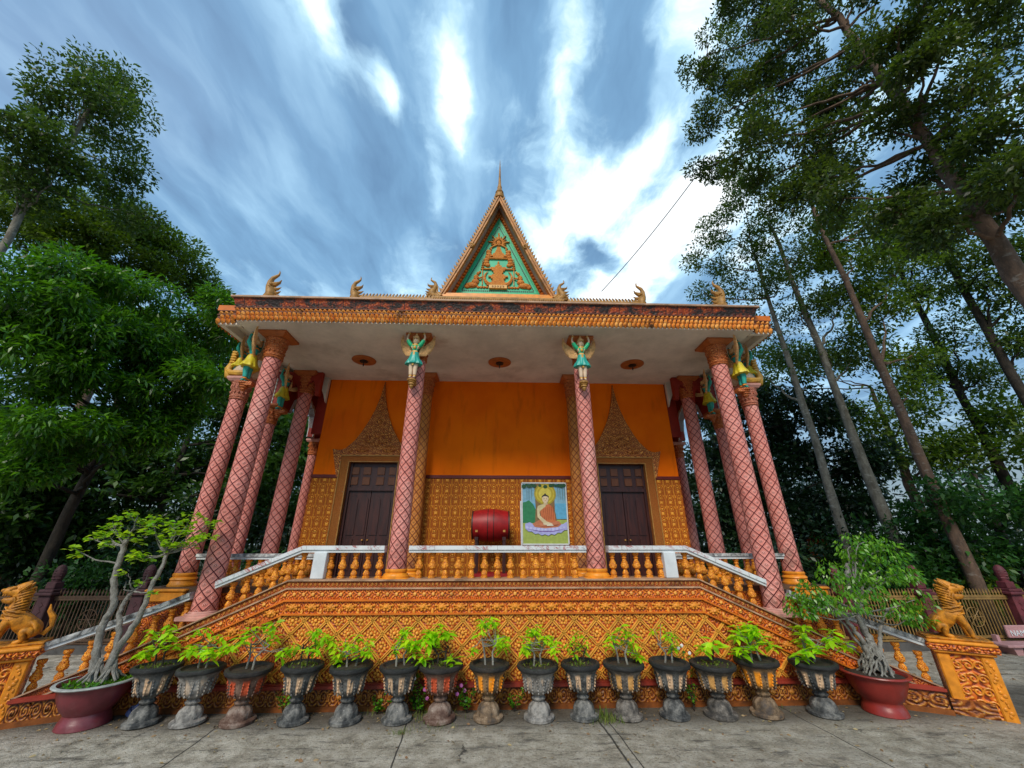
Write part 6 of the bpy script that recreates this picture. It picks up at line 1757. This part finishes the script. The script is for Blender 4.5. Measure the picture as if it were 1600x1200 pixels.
def tree(name, label, cat, group, base, trunk, blobs, leafm, barkm, leaf=.12, dens=900, geo=LQ, seed=1, clump=.42, hang=0.0, limbs=True, trunk2=None):
    """trunk = [(x,y,z,r)...] in world coordinates; blobs = [(x,y,z,r)]"""
    root = tag(empty(name, base), label, cat, group)
    rgn = np.random.RandomState(seed); rg = random.Random(seed)
    b = MB(); base_v = Vector(base)
    T_ = [Vector(t[:3]) for t in trunk]
    pts = wig(T_, 5, .03, seed); n = len(pts)
    rad = np.interp(np.linspace(0, 1, n), np.linspace(0, 1, len(trunk)), [t[3] for t in trunk]) * (1 + .05 * rgn.normal(0, 1, n))
    b.tube([p - base_v for p in pts], list(rad), 12)
    b.build('trunk', M[barkm], root, True)
    P_, D_, S_ = [], [], []
    lb = MB()
    for bi, (x, y, z, r) in enumerate(blobs):
        c = Vector((x, y, z))
        # limb from the trunk to the clump
        if limbs:
            zt = min(max(z - r * rg.uniform(.8, 1.8), trunk[0][2] + .3), trunk[-1][2])
            zi = [p.z for p in pts]; k = min(range(n), key=lambda i: abs(zi[i] - zt))
            s0 = pts[k]; mid = (s0 + c) / 2 + Vector((0, 0, -r * .15))
            q = wig([s0, mid, c], 5, .05 * r + .02, seed + bi); r0 = min(rad[k] * .55, .03 + .03 * r)
            lb.tube([p - base_v for p in q], radii(len(q), r0, .010), 7)
        nc = max(5, int(13 * (r / .9) ** 1.6)); 
        for j in range(nc):
            v = rgn.normal(0, 1, 3); v /= np.linalg.norm(v); v *= rgn.uniform(.25, 1.0) ** .55 * r
            v[2] *= .8
            cc = np.array([x, y, z]) + v
            if limbs and j % 2 == 0: lb.tube([c - base_v, Vector(cc) - base_v], [.012, .004], 5)
            nl = int(dens * (clump ** 2) * rgn.uniform(.5, 1.4) * .55)
            w = rgn.normal(0, 1, (nl, 3)); w /= np.linalg.norm(w, axis=1, keepdims=True); w *= clump * rgn.uniform(.2, 1.0, (nl, 1)) ** .5 * rgn.uniform(.7, 1.15)
            p = cc + w * [1, 1, .7]
            d = w / clump * .8 + rgn.normal(0, .5, (nl, 3)) + [0, 0, -hang]
            P_.append(p); D_.append(d); S_.append(rgn.uniform(.65, 1.25, nl) * leaf)
    if lb.v: lb.build('limbs', M[barkm], root, True)
    scatter('crown', np.concatenate(P_), np.concatenate(D_), np.concatenate(S_), M[leafm], root, geo, seed, loc=base)
    return root
G1 = 'tall slender trees behind the right fence'
def tt(x, y, top, r0, r1, lean=(0, 0)):
    return [(x, y, 0, r0 * 1.25), (x + lean[0] * .05, y, .5, r0), (x + lean[0] * .5, y + lean[1] * .5, top * .5, (r0 + r1) / 2), (x + lean[0], y + lean[1], top, r1)]
tree('tall_tree', 'tall tree with a pale trunk and airy crown at the top left', 'tree', None, (-12.3, 7.7, 0), [(-12.3, 7.7, 0, .12), (-12.3, 7.7, 8.0, .08), (-12.35, 7.65, 10.5, .065), (-12.3, 7.6, 14.6, .04)], CR['L1'], 'leaf_tall', 'bark_pale', .135, 1050, LQ, 11, .50)
tree('leafy_tree', 'olive-green tree behind the mango tree, its crown sloping down toward the temple roof', 'tree', None, (-13.5, 12.0, 0), tt(-13.5, 12.0, 10.5, .24, .06), CR['L1b'], 'leaf_olive', 'bark_brown', .15, 1250, LQ, 12, .60)
tree('mango_tree', 'broad dense mango tree filling the left side with long glossy leaves', 'tree', None, (-9.6, 9.2, 0), [(-9.6, 9.2, 0, .12), (-9.55, 9.2, 2.4, .10), (-9.3, 9.0, 4.6, .085), (-9.2, 8.8, 7.4, .05)], CR['L2'], 'leaf_mango', 'bark_dark', .15, 3600, LQN, 13, .42, .30)
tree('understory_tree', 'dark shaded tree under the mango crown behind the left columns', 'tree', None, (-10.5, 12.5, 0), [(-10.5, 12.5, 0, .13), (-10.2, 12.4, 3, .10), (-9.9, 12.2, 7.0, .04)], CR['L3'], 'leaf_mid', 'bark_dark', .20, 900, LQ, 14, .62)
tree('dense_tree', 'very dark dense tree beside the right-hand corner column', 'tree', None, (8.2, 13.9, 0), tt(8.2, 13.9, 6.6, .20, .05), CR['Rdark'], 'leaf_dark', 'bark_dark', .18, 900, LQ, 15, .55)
tree('bushy_tree', 'bright green bushy thicket tree behind the fence near the right edge', 'tree', None, (12.6, 8.8 + .9, 0), tt(12.6, 9.7, 3.6, .14, .04), CR['Rbush'], 'leaf_bush', 'bark_dark', .16, 900, LQ, 16, .50)
tree('broadleaf_tree', 'olive broadleaf tree farthest back on the right, seen between the pale trunks', 'tree', None, (15.0, 13.6, 0), tt(15.0, 13.6, 7.6, .22, .06), CR['Rback'], 'leaf_olive', 'bark_brown', .18, 420, LQ, 17, .62)
tree('tall_tree', 'slender tree with the palest thin trunk, nearest to the temple roof corner', 'tree', G1, (9.25, 10.55, 0), tt(9.25, 10.55, 11.5, .14, .045), CR['T1'], 'leaf_tall', 'bark_pale', .12, 1050, LQ, 18, .42)
tree('tall_tree', 'slender tree with a mottled grey trunk, second one right of the temple', 'tree', G1, (10.2, 10.1, 0), tt(10.2, 10.1, 12.5, .16, .05, (-.3, .1)), CR['T2'], 'leaf_tall', 'bark_pale', .12, 1150, LQ, 19, .46)
tree('tall_tree', 'tall tree whose brownish trunk rises behind the fence post right of the lion', 'tree', G1, (10.25, 8.78, 0), tt(10.25, 8.78, 12.6, .135, .05, (.1, .15)), CR['T3'], 'leaf_olive', 'bark_brown', .135, 1000, LQ, 20, .48)
tree('tall_tree', 'distant dark-trunked tree right of the brownish trunk', 'tree', G1, (15.4, 11.2, 0), tt(15.4, 11.2, 13.0, .17, .05), CR['T4'], 'leaf_tall', 'bark_dark', .14, 950, LQ, 21, .55)
tree('tall_tree', 'dark-trunked tree rising at the right edge of the picture', 'tree', G1, (14.3, 9.1, 0), tt(14.3, 9.1, 12.5, .17, .05), CR['T5'], 'leaf_tall', 'bark_dark', .14, 950, LQ, 22, .52)
tree('overhanging_tree', 'nearest tree, thick reddish-brown trunk slanting across the top right corner', 'tree', None, (7.85, 4.4, 0), [(7.85, 4.4, 0, .16), (7.85, 4.4, 3.0, .135), (7.86, 4.4, 6.2, .115), (7.85, 4.42, 9.2, .09), (7.8, 4.5, 12.6, .07), (7.6, 4.6, 14.5, .04)], CR['big'], 'leaf_near', 'bark_brown', .10, 3300, LQ, 23, .38)
# far-off wood and undergrowth closing the view: reads as one dark mass
rg = random.Random(31); rgn = np.random.RandomState(31)
def mass(name, spots, m, leaf, per, rr):
    P_, D_, S_ = [], [], []
    for (x, y, z, r) in spots:
        n = int(per * r * r)
        v = rgn.normal(0, 1, (n, 3)); v /= np.linalg.norm(v, axis=1, keepdims=True); v *= r * rgn.uniform(.3, 1.0, (n, 1)) ** .5
        P_.append(v * [1, 1, .85] + [x, y, z]); D_.append(v / r + rgn.normal(0, .6, (n, 3)) + [0, 0, -.2]); S_.append(rgn.uniform(.7, 1.3, n) * leaf)
    o = scatter(name, np.concatenate(P_), np.concatenate(D_), np.concatenate(S_), M[m], None, LQ, 3); tag(o, kind='stuff'); return o
sp = []
for (x, y) in [(-20, 16), (-16.5, 18.5), (-13, 20), (-9.5, 19), (-6.5, 20), (6.5, 19), (9.5, 21), (13, 19), (17, 20.5), (21, 17), (-24, 12), (25, 13), (-18, 10.5), (20.5, 11), (-15.5, 13.5), (24, 9), (-24, 8)]:
    for k in range(16): sp.append((x + rg.uniform(-2.2, 2.2), y + rg.uniform(-1.5, 1.5), .6 + (5.8 if x < 0 else 4.6) * k / 15, rg.uniform(1.0, 1.5)))
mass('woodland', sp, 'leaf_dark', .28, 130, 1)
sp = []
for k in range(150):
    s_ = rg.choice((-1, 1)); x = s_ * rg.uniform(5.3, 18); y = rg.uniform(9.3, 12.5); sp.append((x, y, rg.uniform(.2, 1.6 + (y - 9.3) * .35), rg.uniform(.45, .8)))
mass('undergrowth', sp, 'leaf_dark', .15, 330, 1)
shr = [(5.9, 9.6, 'leaf_bush', 'low green shrub behind the right fence nearest to the temple'), (9.1, 9.3, 'leaf_bush', 'small bright shrub seen through the fence rails right of the right lion'), (10.9, 9.2, 'leaf_olive', 'yellow-green shrub behind the fence above the pink bench'),
       (-6.0, 9.9, 'leaf_bush', 'green shrub behind the left fence beside the leftmost temple column'), (-9.0, 9.5, 'leaf_bush', 'dark green shrub behind the fence above the left lion')]
for i, (x, y, lm, lab) in enumerate(shr):
    bl = [(x + rg.uniform(-.6, .6), y + rg.uniform(-.3, .4), rg.uniform(.3, 1.3), rg.uniform(.4, .6)) for k in range(8)]
    tree('shrub', lab, 'shrub', 'shrubs growing behind the fences', (x, y, 0), [(x, y, 0, .04), (x, y, .5, .03), (x, y, 1.3, .02)], bl, lm, 'bark_dark', .12, 700, LQ, 80 + i, .40, limbs=False)

# --- overhead cable
q = []
A = Vector((5.33, 7.25, 11.16)); B = Vector((4.96, 15.21, 13.28)); B = Vector((3.35, 10.3, 9.56))
for k in range(25):
    t = k / 24; p = A.lerp(B, t); p.z -= .22 * 4 * t * (1 - t) * .5; q.append(p)
o = MB().tube(q, .012, 6).build('overhead_cable', M['black'], None, True); tag(o, 'thin dark cable running from the overhanging tree down behind the temple roof', 'cable')
